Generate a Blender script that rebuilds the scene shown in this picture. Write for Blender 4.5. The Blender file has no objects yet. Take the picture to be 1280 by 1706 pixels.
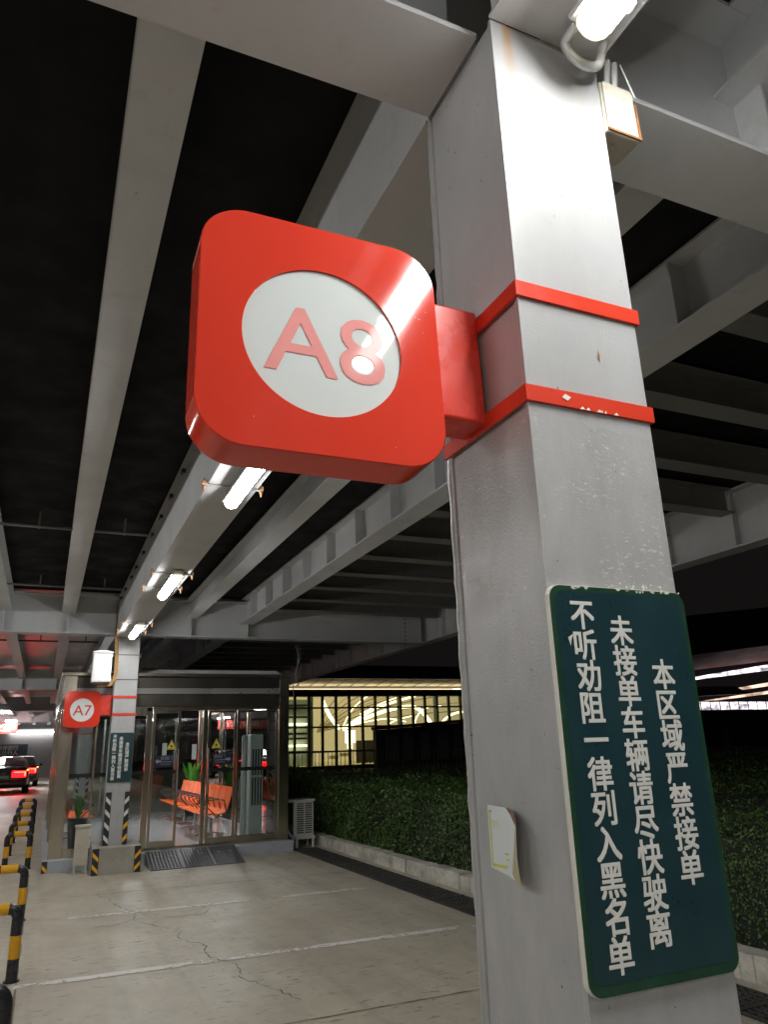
import bpy, math, random
import numpy as np
from mathutils import Vector, Matrix
random.seed(7); rng = np.random.default_rng(7)
S = bpy.context.scene
COL = S.collection
R_ = math.radians

# ------------------------------------------------------------------ camera
cam = bpy.data.cameras.new('camera'); co = bpy.data.objects.new('camera', cam); COL.objects.link(co)
cr = Vector((0.9146752561, -0.4029621948, -0.0314745186))
cu = Vector((-0.0950615308, -0.2901560527, 0.9522461712))
cf = Vector((0.3928517292, 0.8680039946, 0.3037047649))
M = Matrix((cr, cu, -cf)).transposed().to_4x4()
M.translation = Vector((-0.9084596, -1.2141795, 1.6657733))
co.matrix_world = M
cam.sensor_fit = 'VERTICAL'; cam.sensor_height = 24.0; cam.lens = 1226.41 / 1706 * 24.0
cam.clip_start = 0.02; cam.clip_end = 600
S.camera = co

# ------------------------------------------------------------------ world (night)
w = bpy.data.worlds.new('World'); S.world = w; w.use_nodes = True
bg = w.node_tree.nodes['Background']
bg.inputs['Color'].default_value = (0.30, 0.26, 0.25, 1); bg.inputs['Strength'].default_value = 0.006
S.view_settings.view_transform = 'Standard'; S.view_settings.look = 'None'
S.view_settings.exposure = 1.76; S.view_settings.gamma = 1.0
LAMP = 27.0          # radiance of the tube lamps
S.cycles.max_bounces = 8; S.cycles.transparent_max_bounces = 24
S.cycles.sample_clamp_indirect = 4.0

# ------------------------------------------------------------------ materials
def new_mat(name):
    m = bpy.data.materials.new(name); m.use_nodes = True
    nt = m.node_tree; b = nt.nodes['Principled BSDF']
    return m, nt, b
def node(nt, kind, **kw):
    n = nt.nodes.new(kind)
    for k, v in kw.items():
        if hasattr(n, k): setattr(n, k, v)
        else: n.inputs[k].default_value = v
    return n
def ramp(nt, src, stops):
    r = nt.nodes.new('ShaderNodeValToRGB'); e = r.color_ramp.elements
    while len(e) < len(stops): e.new(0.5)
    for i, (p, c) in enumerate(stops):
        e[i].position = p; e[i].color = (c, c, c, 1) if isinstance(c, (int, float)) else (*c, 1)
    nt.links.new(src, r.inputs[0]); return r.outputs[0]
def mixc(nt, fac, a, b, mode='MIX'):
    m = nt.nodes.new('ShaderNodeMix'); m.data_type = 'RGBA'; m.blend_type = mode
    for sock, v in ((m.inputs[0], fac), (m.inputs[6], a), (m.inputs[7], b)):
        if isinstance(v, (int, float)): sock.default_value = v
        elif isinstance(v, tuple): sock.default_value = (*v, 1)
        else: nt.links.new(v, sock)
    return m.outputs[2]
def mth(nt, op, a, b=0.0, c=0.0):
    m = nt.nodes.new('ShaderNodeMath'); m.operation = op
    for s, v in zip(m.inputs, (a, b, c)):
        if isinstance(v, (int, float)): s.default_value = v
        else: nt.links.new(v, s)
    return m.outputs[0]
def coords(nt, scale=None):
    t = nt.nodes.new('ShaderNodeTexCoord').outputs['Object']
    if scale:
        mp = nt.nodes.new('ShaderNodeMapping'); mp.inputs['Scale'].default_value = scale
        nt.links.new(t, mp.inputs[0]); t = mp.outputs[0]
    return t
def noise(nt, vec, scale, detail=4, rough=.6):
    n = node(nt, 'ShaderNodeTexNoise', Scale=scale, Detail=detail, Roughness=rough)
    nt.links.new(vec, n.inputs['Vector']); return n.outputs['Fac']
def bump(nt, b, h, strength, dist=.002):
    n = node(nt, 'ShaderNodeBump', Strength=strength, Distance=dist)
    nt.links.new(h, n.inputs['Height']); nt.links.new(n.outputs[0], b.inputs['Normal'])
def surf(name, col, rough=.45, var=.12, scale=3.0, metal=0.0, peel=0.0, dirt=None, coat=0.0, stretch=None, spec=.5, peelscale=220):
    m, nt, b = new_mat(name)
    v = coords(nt, stretch)
    n1 = noise(nt, v, scale, 6, .65)
    c = mixc(nt, ramp(nt, n1, [(.3, 0.0), (.7, 1.0)]), tuple(x * (1 - var) for x in col), tuple(min(1, x * (1 + var)) for x in col))
    if dirt:
        n2 = noise(nt, v, scale * 4.3, 8, .7)
        c = mixc(nt, ramp(nt, n2, [(.56, 0.0), (.72, .8)]), c, dirt)
    nt.links.new(c, b.inputs['Base Color'])
    rr = ramp(nt, noise(nt, v, scale * 2.1, 4), [(.3, max(.02, rough * .8)), (.7, min(1, rough * 1.25))])
    nt.links.new(rr, b.inputs['Roughness'])
    b.inputs['Metallic'].default_value = metal; b.inputs['Specular IOR Level'].default_value = spec
    b.inputs['Coat Weight'].default_value = coat; b.inputs['Coat Roughness'].default_value = .06
    if peel: bump(nt, b, noise(nt, coords(nt), peelscale, 2), peel)
    return m
def beam_mat():
    m = surf('beam_paint', (.52, .53, .54), .55, .07, 1.6, peel=.15, dirt=(.44, .435, .42)); nt = m.node_tree; b = nt.nodes['Principled BSDF']
    src = b.inputs['Base Color'].links[0].from_socket; v = coords(nt)
    a = ramp(nt, noise(nt, coords(nt, (1, 1, .35)), 5.5, 8, .75), [(.66, 0.0), (.74, .55)])
    c = mixc(nt, a, src, (.30, .25, .19))
    r = ramp(nt, noise(nt, v, 21, 5, .7), [(.70, 0.0), (.735, .8)])
    c = mixc(nt, r, c, (.27, .14, .06)); nt.links.new(c, b.inputs['Base Color']); return m
def emit(name, col, strength, base=(.8, .8, .8)):
    m, nt, b = new_mat(name)
    b.inputs['Base Color'].default_value = (*base, 1); b.inputs['Roughness'].default_value = .3
    b.inputs['Emission Color'].default_value = (*col, 1); b.inputs['Emission Strength'].default_value = strength
    return m
def emit_varied(name, col, strength, scale):
    m = emit(name, col, strength); nt = m.node_tree; b = nt.nodes['Principled BSDF']
    f = ramp(nt, noise(nt, coords(nt, (1, 1, 2.5)), scale, 3), [(.36, .12), (.5, .5), (.64, 1.0)])
    nt.links.new(mth(nt, 'MULTIPLY', f, strength), b.inputs['Emission Strength']); return m
def glass(name, tint=(.93, .96, .95), gl=1.0):
    m = bpy.data.materials.new(name); m.use_nodes = True; nt = m.node_tree; nt.nodes.clear()
    out = nt.nodes.new('ShaderNodeOutputMaterial'); mix = nt.nodes.new('ShaderNodeMixShader')
    tr = nt.nodes.new('ShaderNodeBsdfTransparent'); g = nt.nodes.new('ShaderNodeBsdfGlossy')
    tr.inputs[0].default_value = (*tint, 1); g.inputs['Roughness'].default_value = .01
    fr = nt.nodes.new('ShaderNodeFresnel'); fr.inputs[0].default_value = 1.5
    nt.links.new(mth(nt, 'MULTIPLY', fr.outputs[0], 1.3 * gl), mix.inputs[0])
    nt.links.new(tr.outputs[0], mix.inputs[1]); nt.links.new(g.outputs[0], mix.inputs[2]); nt.links.new(mix.outputs[0], out.inputs[0])
    return m

# column paint: smooth newer coat above, matter repaint with chips below the lower band, rust runs at the top
def column_paint():
    m, nt, b = new_mat('column_paint')
    v = coords(nt); sep = nt.nodes.new('ShaderNodeSeparateXYZ'); nt.links.new(v, sep.inputs[0])
    X, Y, Z = sep.outputs
    big = noise(nt, v, 2.6, 6, .65)
    up = mixc(nt, ramp(nt, big, [(.35, 0.0), (.65, 1.0)]), (.37, .375, .38), (.42, .425, .43))
    lo = mixc(nt, ramp(nt, noise(nt, coords(nt, (1, 1, .45)), 9, 9, .75), [(.36, 0.0), (.66, 1.0)]), (.345, .345, .345), (.42, .42, .415))
    edge = mth(nt, 'ADD', Z, mth(nt, 'MULTIPLY', X, .055))
    edge = mth(nt, 'ADD', edge, mth(nt, 'MULTIPLY', noise(nt, v, 30, 3), .02))
    low = ramp(nt, mth(nt, 'SUBTRACT', 2.372, edge), [(.0, 0.0), (.004, 1.0)])
    c = mixc(nt, low, up, lo)
    st = coords(nt, (14, 14, 34))
    chips = mth(nt, 'MULTIPLY', ramp(nt, noise(nt, st, 3.0, 7, .72), [(.565, 0.0), (.60, 1.0)]), ramp(nt, noise(nt, v, 7, 3), [(.45, 0.0), (.60, 1.0)]))
    chips = mth(nt, 'MULTIPLY', chips, mth(nt, 'MULTIPLY', low, mth(nt, 'GREATER_THAN', Z, 1.9)))
    c = mixc(nt, mth(nt, 'MULTIPLY', chips, .75), c, (.66, .66, .64))
    def streak(x0, wd, z0, amt, col):
        d = mth(nt, 'ABSOLUTE', mth(nt, 'SUBTRACT', mth(nt, 'ADD', X, mth(nt, 'MULTIPLY', noise(nt, coords(nt, (1, 1, .2)), 60, 3), .012)), x0))
        a = ramp(nt, mth(nt, 'DIVIDE', d, wd), [(.2, 1.0), (1.0, 0.0)])
        h = ramp(nt, mth(nt, 'SUBTRACT', Z, z0), [(.0, 0.0), (.18, 1.0)])
        return mixc(nt, mth(nt, 'MULTIPLY', mth(nt, 'MULTIPLY', a, h), amt), c, col)
    c = streak(.056, .022, 3.30, .75, (.42, .22, .07))
    c = streak(.275, .010, 3.05, .20, (.45, .38, .22))
    c = streak(.054, .008, 2.42, .14, (.40, .36, .24))
    grime = ramp(nt, noise(nt, coords(nt, (3, 3, .6)), 4, 8, .7), [(.5, 0.0), (.8, .28)])
    c = mixc(nt, grime, c, (.27, .255, .235))
    spots = ramp(nt, noise(nt, v, 75, 2, .5), [(.745, 0.0), (.765, 1.0)])
    c = mixc(nt, spots, c, (.10, .08, .06))
    nt.links.new(c, b.inputs['Base Color'])
    nt.links.new(ramp(nt, noise(nt, v, 5, 5), [(.3, .27), (.7, .42)]), b.inputs['Roughness'])
    h = mth(nt, 'ADD', noise(nt, v, 170, 2), mth(nt, 'MULTIPLY', chips, -.8))
    bump(nt, b, h, .38, .0018)
    return m

def concrete_floor():
    m, nt, b = new_mat('concrete_floor')
    v = coords(nt)
    c = mixc(nt, ramp(nt, noise(nt, v, .55, 7, .65), [(.33, 0.0), (.68, 1.0)]), (.35, .308, .24), (.455, .412, .33))
    c = mixc(nt, ramp(nt, noise(nt, coords(nt, (1, .35, 1)), 2.3, 9, .75), [(.42, 0.0), (.75, .5)]), c, (.21, .19, .16))
    sp = mth(nt, 'MULTIPLY', ramp(nt, noise(nt, coords(nt, (.75, 1.9, 1)), 10, 4, .6), [(.60, 0.0), (.62, 1.0)]), ramp(nt, noise(nt, v, 1.1, 4), [(.40, 0.0), (.56, 1.0)]))
    c = mixc(nt, mth(nt, 'MULTIPLY', sp, .72), c, (.14, .115, .085))
    oil = mth(nt, 'MULTIPLY', ramp(nt, noise(nt, v, 2.9, 4, .55), [(.66, 0.0), (.74, .6)]), ramp(nt, noise(nt, v, .5, 2), [(.45, 0.0), (.6, 1.0)]))
    c = mixc(nt, oil, c, (.12, .105, .085))
    tyre = mth(nt, 'MULTIPLY', ramp(nt, noise(nt, coords(nt, (3.2, .10, 1)), 1.3, 4, .6), [(.52, 0.0), (.64, .30)]), ramp(nt, noise(nt, v, 9, 6, .7), [(.35, 0.0), (.6, 1.0)]))
    c = mixc(nt, tyre, c, (.17, .155, .13))
    pale = ramp(nt, noise(nt, v, 1.7, 3), [(.62, 0.0), (.66, .35)])
    c = mixc(nt, pale, c, (.40, .375, .32))
    nt.links.new(c, b.inputs['Base Color'])
    nt.links.new(ramp(nt, noise(nt, v, 3, 5), [(.3, .38), (.7, .6)]), b.inputs['Roughness'])
    bump(nt, b, mth(nt, 'SUBTRACT', noise(nt, v, 45, 6, .7), sp), .35, .004)
    return m

def worn_paint():
    m = bpy.data.materials.new('worn_white_paint'); m.use_nodes = True; nt = m.node_tree
    b = nt.nodes['Principled BSDF']; b.inputs['Base Color'].default_value = (.62, .60, .56, 1); b.inputs['Roughness'].default_value = .6
    out = nt.nodes['Material Output']; mix = nt.nodes.new('ShaderNodeMixShader'); tr = nt.nodes.new('ShaderNodeBsdfTransparent')
    v = coords(nt)
    a = mth(nt, 'ADD', noise(nt, v, 16, 9, .75), mth(nt, 'MULTIPLY', noise(nt, v, 1.6, 3), .55))
    nt.links.new(ramp(nt, a, [(.70, 0.0), (.77, .95)]), mix.inputs[0])
    nt.links.new(tr.outputs[0], mix.inputs[1]); nt.links.new(b.outputs[0], mix.inputs[2]); nt.links.new(mix.outputs[0], out.inputs[0])
    return m

M_ = {}
M_['column'] = column_paint()
M_['floor'] = concrete_floor()
M_['line'] = worn_paint()
M_['beam'] = beam_mat()
M_['beam2'] = surf('joist_paint', (.20, .20, .19), .5, .10, 1.6, dirt=(.13, .125, .115))
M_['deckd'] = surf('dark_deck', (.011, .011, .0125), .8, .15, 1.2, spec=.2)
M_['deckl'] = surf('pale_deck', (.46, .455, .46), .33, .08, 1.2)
M_['red'] = surf('red_enamel', (.66, .050, .028), .085, .04, 2.0, spec=.42)
M_['redband'] = surf('red_band', (.62, .045, .02), .35, .05, 6.0)
M_['redarm'] = surf('wrinkled_red_vinyl', (.68, .05, .028), .28, .06, 4.0, peel=.9, peelscale=9)
M_['acryl'] = surf('white_acrylic', (.66, .70, .685), .035, .03, 2.0, spec=.3)
M_['pink'] = surf('faded_red_letter', (.80, .33, .31), .08, .04, 9.0, spec=.06)  # near sign's red letters paled to pink, reflection glare put into the colour
M_['letred'] = surf('red_letter', (.60, .05, .045), .1, .05, 9.0)
M_['board'] = surf('board_teal', (.012, .040, .048), .33, .12, 5.0, peel=.05, dirt=(.018, .05, .057))
M_['boardg'] = surf('board_green_edge', (.011, .048, .026), .4, .2, 12.0, dirt=(.03, .085, .05))
M_['pvc'] = surf('white_board_edge', (.66, .64, .56), .5, .08, 9.0)
M_['white'] = surf('white_lettering', (.70, .70, .66), .45, .06, 25.0, dirt=(.62, .62, .57))
M_['chip'] = surf('bare_chip', (.72, .70, .64), .6, .1, 30.0)
M_['lamp'] = emit('lit_diffuser', (1, .99, .965), LAMP)
M_['capglow'] = emit('lamp_end_cap', (1, .90, .66), .35, (.75, .70, .55))
M_['lampbody'] = surf('lamp_housing', (.55, .56, .57), .4, .06, 6.0)
M_['rust'] = surf('rusty_bolt', (.30, .13, .05), .75, .3, 30.0)
M_['zinc'] = surf('zinc_bar', (.45, .45, .43), .45, .12, 10.0, metal=.6)
M_['conduit'] = surf('flexible_conduit', (.62, .63, .62), .35, .06, 8.0, metal=.3)
M_['jbox'] = surf('box_enamel', (.66, .63, .54), .4, .08, 7.0, dirt=(.45, .30, .13))
M_['boxwhite'] = surf('white_enamel', (.74, .75, .76), .35, .03, 5.0)
M_['conc'] = surf('plinth_concrete', (.33, .31, .265), .8, .2, 4.0, peel=.3, dirt=(.22, .20, .17), peelscale=60)
M_['black'] = surf('black_tape', (.018, .018, .02), .5, .15, 8.0)
M_['yellow'] = surf('yellow_tape', (.80, .42, .02), .4, .08, 12.0, dirt=(.55, .30, .03))
M_['tapew'] = surf('white_tape', (.66, .66, .64), .4, .08, 12.0, dirt=(.4, .4, .38))
M_['hblack'] = surf('hoop_black', (.022, .023, .026), .3, .15, 9.0)
M_['hyellow'] = surf('hoop_yellow', (.70, .36, .015), .32, .10, 9.0, dirt=(.30, .17, .03))
M_['steel'] = surf('stainless', (.50, .46, .37), .2, .06, 2.5, metal=1.0, stretch=(6, 6, .5))
M_['steeld'] = surf('dark_stainless', (.11, .10, .09), .35, .05, .8, metal=.9)  # stainless darkened: dark reflection in header and fascia put into the colour
M_['steelb'] = surf('bright_stainless', (.36, .36, .35), .3, .04, .8, metal=.55)  # stainless lightened: lamp reflection on the header trim put into the colour
M_['glass'] = glass('shelter_glass')
M_['tglass'] = glass('terminal_glass', (.75, .78, .70), .6)
M_['bluegrey'] = surf('blue_grey_base', (.36, .38, .42), .5, .08, 3.0, dirt=(.27, .27, .27))
M_['tile'] = surf('floor_tile', (.55, .54, .54), .12, .05, 1.0)
M_['slat'] = surf('orange_seat', (.90, .155, .025), .32, .05, 6.0)
M_['chrome'] = surf('chrome', (.7, .7, .7), .12, .03, 3.0, metal=1.0)
M_['rubber'] = surf('black_rubber', (.07, .07, .072), .42, .15, 6.0, peel=1.0, peelscale=70)
M_['greyrub'] = surf('worn_rubber_edge', (.26, .26, .25), .5, .2, 20.0)
M_['binp'] = surf('beige_plastic', (.47, .44, .35), .55, .1, 4.0, dirt=(.34, .31, .23))
M_['leaf'] = surf('hedge_leaf', (.040, .085, .011), .5, .35, 1.4)
M_['twig'] = surf('hedge_core', (.010, .015, .006), .9, .3, 3.0)
M_['pleaf'] = surf('pot_plant_leaf', (.085, .26, .03), .35, .35, 4.0)
M_['pot'] = surf('dark_pot', (.03, .03, .032), .35, .1, 4.0)
M_['kerb'] = surf('limewashed_kerb', (.44, .42, .365), .85, .38, 3.2, peel=.8, dirt=(.16, .145, .115), peelscale=30, stretch=(1, 1, 1.6))
M_['grate'] = surf('iron_grate', (.055, .052, .047), .6, .2, 6.0, metal=.3)
M_['soil'] = surf('dark_ground', (.05, .048, .035), .95, .3, .6)
M_['carp'] = surf('black_car_paint', (.014, .009, .010), .12, .1, 2.0, coat=1.0)
M_['carglass'] = surf('car_glass', (.01, .01, .012), .05, .05, 2.0)
M_['tyre'] = surf('tyre', (.02, .02, .02), .8, .1, 8.0)
M_['tail'] = emit('tail_light', (1, .0015, .0025), 6.0, (.3, .01, .01))
M_['tailhot'] = emit('brake_light', (1, .06, .03), 6.0, (.3, .01, .01))
M_['amber'] = emit('indicator', (1, .40, .03), 1.2)
M_['plate'] = surf('green_plate', (.25, .62, .42), .4, .1, 6.0)
M_['wallg'] = surf('grey_wall', (.40, .39, .40), .6, .05, .8)
M_['banner'] = surf('navy_banner', (.05, .06, .11), .5, .1, 3.0)
M_['bannerr'] = surf('red_banner', (.55, .05, .04), .45, .1, 3.0)
M_['stripe'] = surf('black_glass_stripe', (.012, .012, .013), .3, .1, 5.0)
M_['cable'] = surf('tan_cable', (.40, .23, .08), .45, .15, 14.0, stretch=(1, 1, 3))
M_['wire'] = surf('black_wire', (.03, .03, .03), .5, .1, 9.0)
M_['acw'] = surf('ac_enamel', (.55, .56, .52), .45, .05, 4.0)
M_['acg'] = surf('cabinet_enamel', (.40, .47, .46), .4, .05, 4.0)
M_['acd'] = surf('dark_slot', (.02, .025, .026), .6, .1, 4.0)
M_['stick'] = surf('navy_sticker', (.015, .018, .035), .4, .1, 5.0)
M_['tri'] = surf('yellow_sticker', (.72, .60, .06), .5, .06, 9.0)
M_['greyw'] = surf('dim_white_print', (.30, .33, .38), .5, .05, 9.0)
M_['paper'] = surf('paper_white', (.62, .66, .66), .6, .04, 9.0)
M_['paperb'] = surf('paper_back', (.42, .36, .22), .7, .12, 14.0)
M_['paperd'] = surf('adhesive_back', (.16, .09, .05), .7, .25, 30.0)
M_['pyel'] = surf('faded_yellow_print', (.58, .56, .10), .6, .15, 14.0)
M_['pfade'] = surf('faded_pale_print', (.60, .62, .32), .6, .15, 14.0)
M_['fin'] = surf('facade_mullion', (.035, .033, .028), .5, .1, 2.0)
M_['cream'] = surf('cream_ceiling', (.62, .55, .36), .6, .05, .5)
M_['warm'] = emit('lit_ceiling', (1.0, .87, .60), .23, (.6, .5, .3))  # ceiling glows by itself, standing in for the hall's lighting
M_['warmwall'] = emit('lit_hall_wall', (1.0, .87, .62), .115, (.6, .5, .3))  # wall surface emits too, its interior light put into the material
M_['warmstrip'] = emit('warm_light_strip', (1.0, .88, .56), 1.6)
M_['cove'] = emit('cove_light', (1.0, .84, .55), 1.3)
M_['coolstrip'] = emit_varied('cool_light_strip', (.95, .85, .95), .8, .7)
M_['peach'] = emit_varied('peach_light_strip', (1.0, .66, .48), .5, .5)
M_['tan_rib'] = surf('tan_rib', (.22, .17, .09), .6, .05, 1.0)
M_['brown'] = surf('brown_soffit', (.55, .22, .14), .6, .06, .4)
M_['dpanel'] = surf('dark_panel', (.05, .05, .055), .5, .2, .4)
M_['dred'] = surf('dull_red_parapet', (.16, .07, .04), .6, .1, .6)
M_['fence'] = surf('fence_paint', (.14, .14, .13), .5, .1, 2.0)
M_['crack'] = surf('crack_fill', (.14, .12, .09), .9, .2, 20.0)
M_['patch'] = surf('cement_patch', (.37, .335, .27), .6, .1, 6.0)
M_['orangecord'] = surf('fluted_orange', (.7, .2, .05), .4, .05, 3.0)

# ------------------------------------------------------------------ mesh builder
class MB:
    def __init__(s): s.v = []; s.f = []; s.mi = []; s.sm = []
    def add(s, vs, fs, mi=0, sm=False):
        o = len(s.v); s.v += [tuple(p) for p in vs]
        for f in fs: s.f.append(tuple(i + o for i in f)); s.mi.append(mi); s.sm.append(sm)
        return s
    def box(s, x0, x1, y0, y1, z0, z1, mi=0):
        v = [(x, y, z) for x in (x0, x1) for y in (y0, y1) for z in (z0, z1)]
        return s.add(v, [(0, 1, 3, 2), (4, 6, 7, 5), (0, 4, 5, 1), (2, 3, 7, 6), (0, 2, 6, 4), (1, 5, 7, 3)], mi)
    def prism(s, poly, a, b, ax='y', mi=0, sm=False):          # poly in the two other axes, extruded a..b
        def P(u, w, t): return {'y': (u, t, w), 'x': (t, u, w), 'z': (u, w, t)}[ax]
        n = len(poly); v = [P(u, w, a) for u, w in poly] + [P(u, w, b) for u, w in poly]
        s.add(v, [tuple(range(n)), tuple(range(2 * n - 1, n - 1, -1))], mi)
        s.add(v, [(i, i + n, (i + 1) % n + n, (i + 1) % n) for i in range(n)], mi, sm); return s
    def tube(s, pts, r, n=10, mi=0, cap=True, rs=None):
        pts = [Vector(p) for p in pts]; k = len(pts); vs = []
        t0 = (pts[1] - pts[0]).normalized()
        up = Vector((0, 0, 1)) if abs(t0.z) < .9 else Vector((1, 0, 0))
        a = t0.cross(up).normalized()
        for i, p in enumerate(pts):
            t = (pts[min(i + 1, k - 1)] - pts[max(i - 1, 0)]).normalized()
            a = (a - t * a.dot(t)).normalized(); b = t.cross(a)
            rr = rs[i] if rs else r
            for j in range(n):
                th = 2 * math.pi * j / n; vs.append(p + (a * math.cos(th) + b * math.sin(th)) * rr)
        fs = [(i * n + j, i * n + (j + 1) % n, (i + 1) * n + (j + 1) % n, (i + 1) * n + j) for i in range(k - 1) for j in range(n)]
        s.add(vs, fs, mi, True)
        if cap: s.add(vs[:n], [tuple(range(n - 1, -1, -1))], mi); s.add(vs[-n:], [tuple(range(n))], mi)
        return s
    def build(s, name, mats, parent=None, org=(0, 0, 0), bevel=0.0, seg=2):
        if parent is not None: org = parent['_o'] if '_o' in parent.keys() else org
        ox, oy, oz = org
        me = bpy.data.meshes.new(name)
        me.from_pydata([(x - ox, y - oy, z - oz) for x, y, z in s.v], [], s.f)
        for m in (mats if isinstance(mats, (list, tuple)) else [mats]): me.materials.append(M_[m] if isinstance(m, str) else m)
        me.polygons.foreach_set('material_index', s.mi); me.polygons.foreach_set('use_smooth', s.sm)
        me.update()
        import bmesh
        bm = bmesh.new(); bm.from_mesh(me); bmesh.ops.recalc_face_normals(bm, faces=bm.faces); bm.to_mesh(me); bm.free()
        o = bpy.data.objects.new(name, me); COL.objects.link(o)
        if parent is not None: o.parent = parent; 
        else: o.location = org
        if bevel:
            b = o.modifiers.new('bevel', 'BEVEL'); b.width = bevel; b.segments = seg; b.limit_method = 'ANGLE'; b.angle_limit = R_(40); b.harden_normals = True
        o['_o'] = org
        return o
def tag(o, label, cat, group=None):
    o['label'] = label; o['category'] = cat
    if group: o['group'] = group
    return o
def thing(name, loc, label, cat, group=None):
    o = bpy.data.objects.new(name, None); COL.objects.link(o); o.location = loc; o.empty_display_size = .1
    o['_o'] = loc
    return tag(o, label, cat, group)
def structure(o): o['kind'] = 'structure'; return o
def copy_tree(o, parent=None):
    c = o.copy(); COL.objects.link(c)
    if parent: c.parent = parent
    for ch in list(o.children): copy_tree(ch, c)
    return c
def rrect(x0, x1, z0, z1, r, n=8):
    p = []
    for cx, cz, a0 in ((x1 - r, z1 - r, 0), (x0 + r, z1 - r, 90), (x0 + r, z0 + r, 180), (x1 - r, z0 + r, 270)):
        for i in range(n + 1):
            a = R_(a0 + 90 * i / n); p.append((cx + r * math.cos(a), cz + r * math.sin(a)))
    return p
_txt = {}
def text_geo(body, offset=0.0):
    c = bpy.data.curves.new('text', 'FONT'); c.body = body; c.offset = offset; c.resolution_u = 4
    o = bpy.data.objects.new('text', c); COL.objects.link(o); bpy.context.view_layer.update()
    me = bpy.data.meshes.new_from_object(o.evaluated_get(bpy.context.evaluated_depsgraph_get()))
    v = [tuple(p.co) for p in me.vertices]; f = [tuple(p.vertices) for p in me.polygons]
    bpy.data.objects.remove(o); bpy.data.curves.remove(c); bpy.data.meshes.remove(me)
    return v, f
def put_text(mb, body, x, z, size, y, offset=0.0, sx=1.0, centre=True, mi=0, mapf=None, upright=False):
    v, f = text_geo(body, offset)
    xs = [p[0] for p in v]; zs = [p[1] for p in v]
    cx = (min(xs) + max(xs)) / 2 if centre else 0
    cz = .38 if not upright else (min(zs) + max(zs)) / 2
    pts = [((p[0] - cx) * size * sx + x, y, (p[1] - cz) * size + z) for p in v]
    if mapf: pts = [mapf(*p) for p in pts]
    mb.add(pts, f, mi)

def gz(y): return max(0.0, .022 * (min(y, 31) - 13))

# ------------------------------------------------------------------ ground
m = MB(); m.add([(-250, -250, -.03), (250, -250, -.03), (250, 250, -.03), (-250, 250, -.03)], [(0, 1, 2, 3)])
structure(m.build('ground', 'soil'))
m = MB()
ys = [-37, 13, 31, 60]
m.add([(x, y, gz(y)) for y in ys for x in (-14, 3.84)], [(2 * i, 2 * i + 1, 2 * i + 3, 2 * i + 2) for i in range(3)])
pav = structure(m.build('pavement', 'floor'))
def strip(pts, wd, z, jit=0.0):
    m = MB(); pts = [Vector((*p, 0)) for p in pts]; vs = []
    for i, p in enumerate(pts):
        t = (pts[min(i + 1, len(pts) - 1)] - pts[max(i - 1, 0)]).normalized(); nrm = Vector((-t.y, t.x, 0))
        ww = wd * (1 + jit * (random.random() - .5) * 2)
        vs += [(*(p + nrm * ww / 2)[:2], z), (*(p - nrm * ww / 2)[:2], z)]
    m.add(vs, [(2 * i, 2 * i + 1, 2 * i + 3, 2 * i + 2) for i in range(len(pts) - 1)]); return m
def wob(a, b, n, amp):
    return [(a[0] + (b[0] - a[0]) * i / n + random.uniform(-amp, amp), a[1] + (b[1] - a[1]) * i / n + random.uniform(-amp, amp)) for i in range(n + 1)]
for (a, b, wd) in (((-.95, 5.86), (3.15, 5.74), .11), ((-.5, 8.36), (2.95, 8.16), .10), ((-.95, -2.6), (3.1, -2.7), .11)):
    structure(strip([a, b], wd, .004).build('road_marking', 'line'))
for (a, b) in (((-3, 9.9), (3.2, 9.5)), ((-3, 4.12), (3.2, 4.02)), ((-3, -4.4), (3.2, -4.5)), ((-.93, -6), (-.93, 12.1))):
    structure(strip(wob(a, b, 60, .006), .013, .003, .7).build('paving_joint', 'crack'))
for pts in ([(-.14, 9.75), (.0, 9.3), (.03, 8.8), (.2, 8.3), (.13, 7.9), (.32, 7.45), (.5, 7.1), (.42, 6.8), (.6, 6.4), (.55, 6.0), (.72, 5.6), (.66, 5.2), (.82, 4.8), (.9, 4.4)],
            [(.2, 8.3), (.5, 7.82), (.85, 7.75), (.95, 8.0), (.9, 8.3)], [(.13, 7.9), (-.1, 7.7), (-.3, 7.75)]):
    q = []
    for a, b in zip(pts, pts[1:]): q += wob(a, b, 7, .02)[:-1]
    structure(strip(q, .008, .0025, .9).build('pavement_crack', 'crack'))
m = MB(); m.add([(.58 + .34 * math.cos(t) * (1 + .1 * math.sin(3 * t)), 8.05 + .30 * math.sin(t), .0018) for t in np.linspace(0, 2 * math.pi, 28)[:-1]], [tuple(range(27))])
structure(m.build('cement_patch', 'patch'))

# drain grating and kerb along the planting bed
m = MB(); m.box(3.24, 3.66, -8, 12.35, .002, .004, 1)
for i in range(8): x = 3.25 + i * .057; m.box(x, x + .016, -8, 12.35, .006, .018)
y = -8.0; k = 0
while y < 12.3:
    w_ = .02 if k % 8 else .05
    m.box(3.245, 3.665, y, y + w_, .0055, .0165 if k % 8 else .021); y += .075; k += 1
tag(m.build('drain_grate', ['grate', 'black']), 'long dark iron drain grating running beside the whitewashed kerb', 'drain')
m = MB(); y = -9.0
while y < 14.2:
    L_ = .75 + random.uniform(-.03, .03); d = random.uniform(-.012, .012); h = .17 + random.uniform(-.008, .008)
    n = 6; top = []; 
    for i in range(n):
        ya, yb = y + L_ * i / n, y + L_ * (i + 1) / n
        m.box(3.835 + d + random.uniform(-.006, .006), 4.03, ya, yb - (.008 if i == n - 1 else 0), -.02, h + random.uniform(-.006, .004))
    y += L_
structure(m.build('kerb', 'kerb', bevel=.012))

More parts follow.
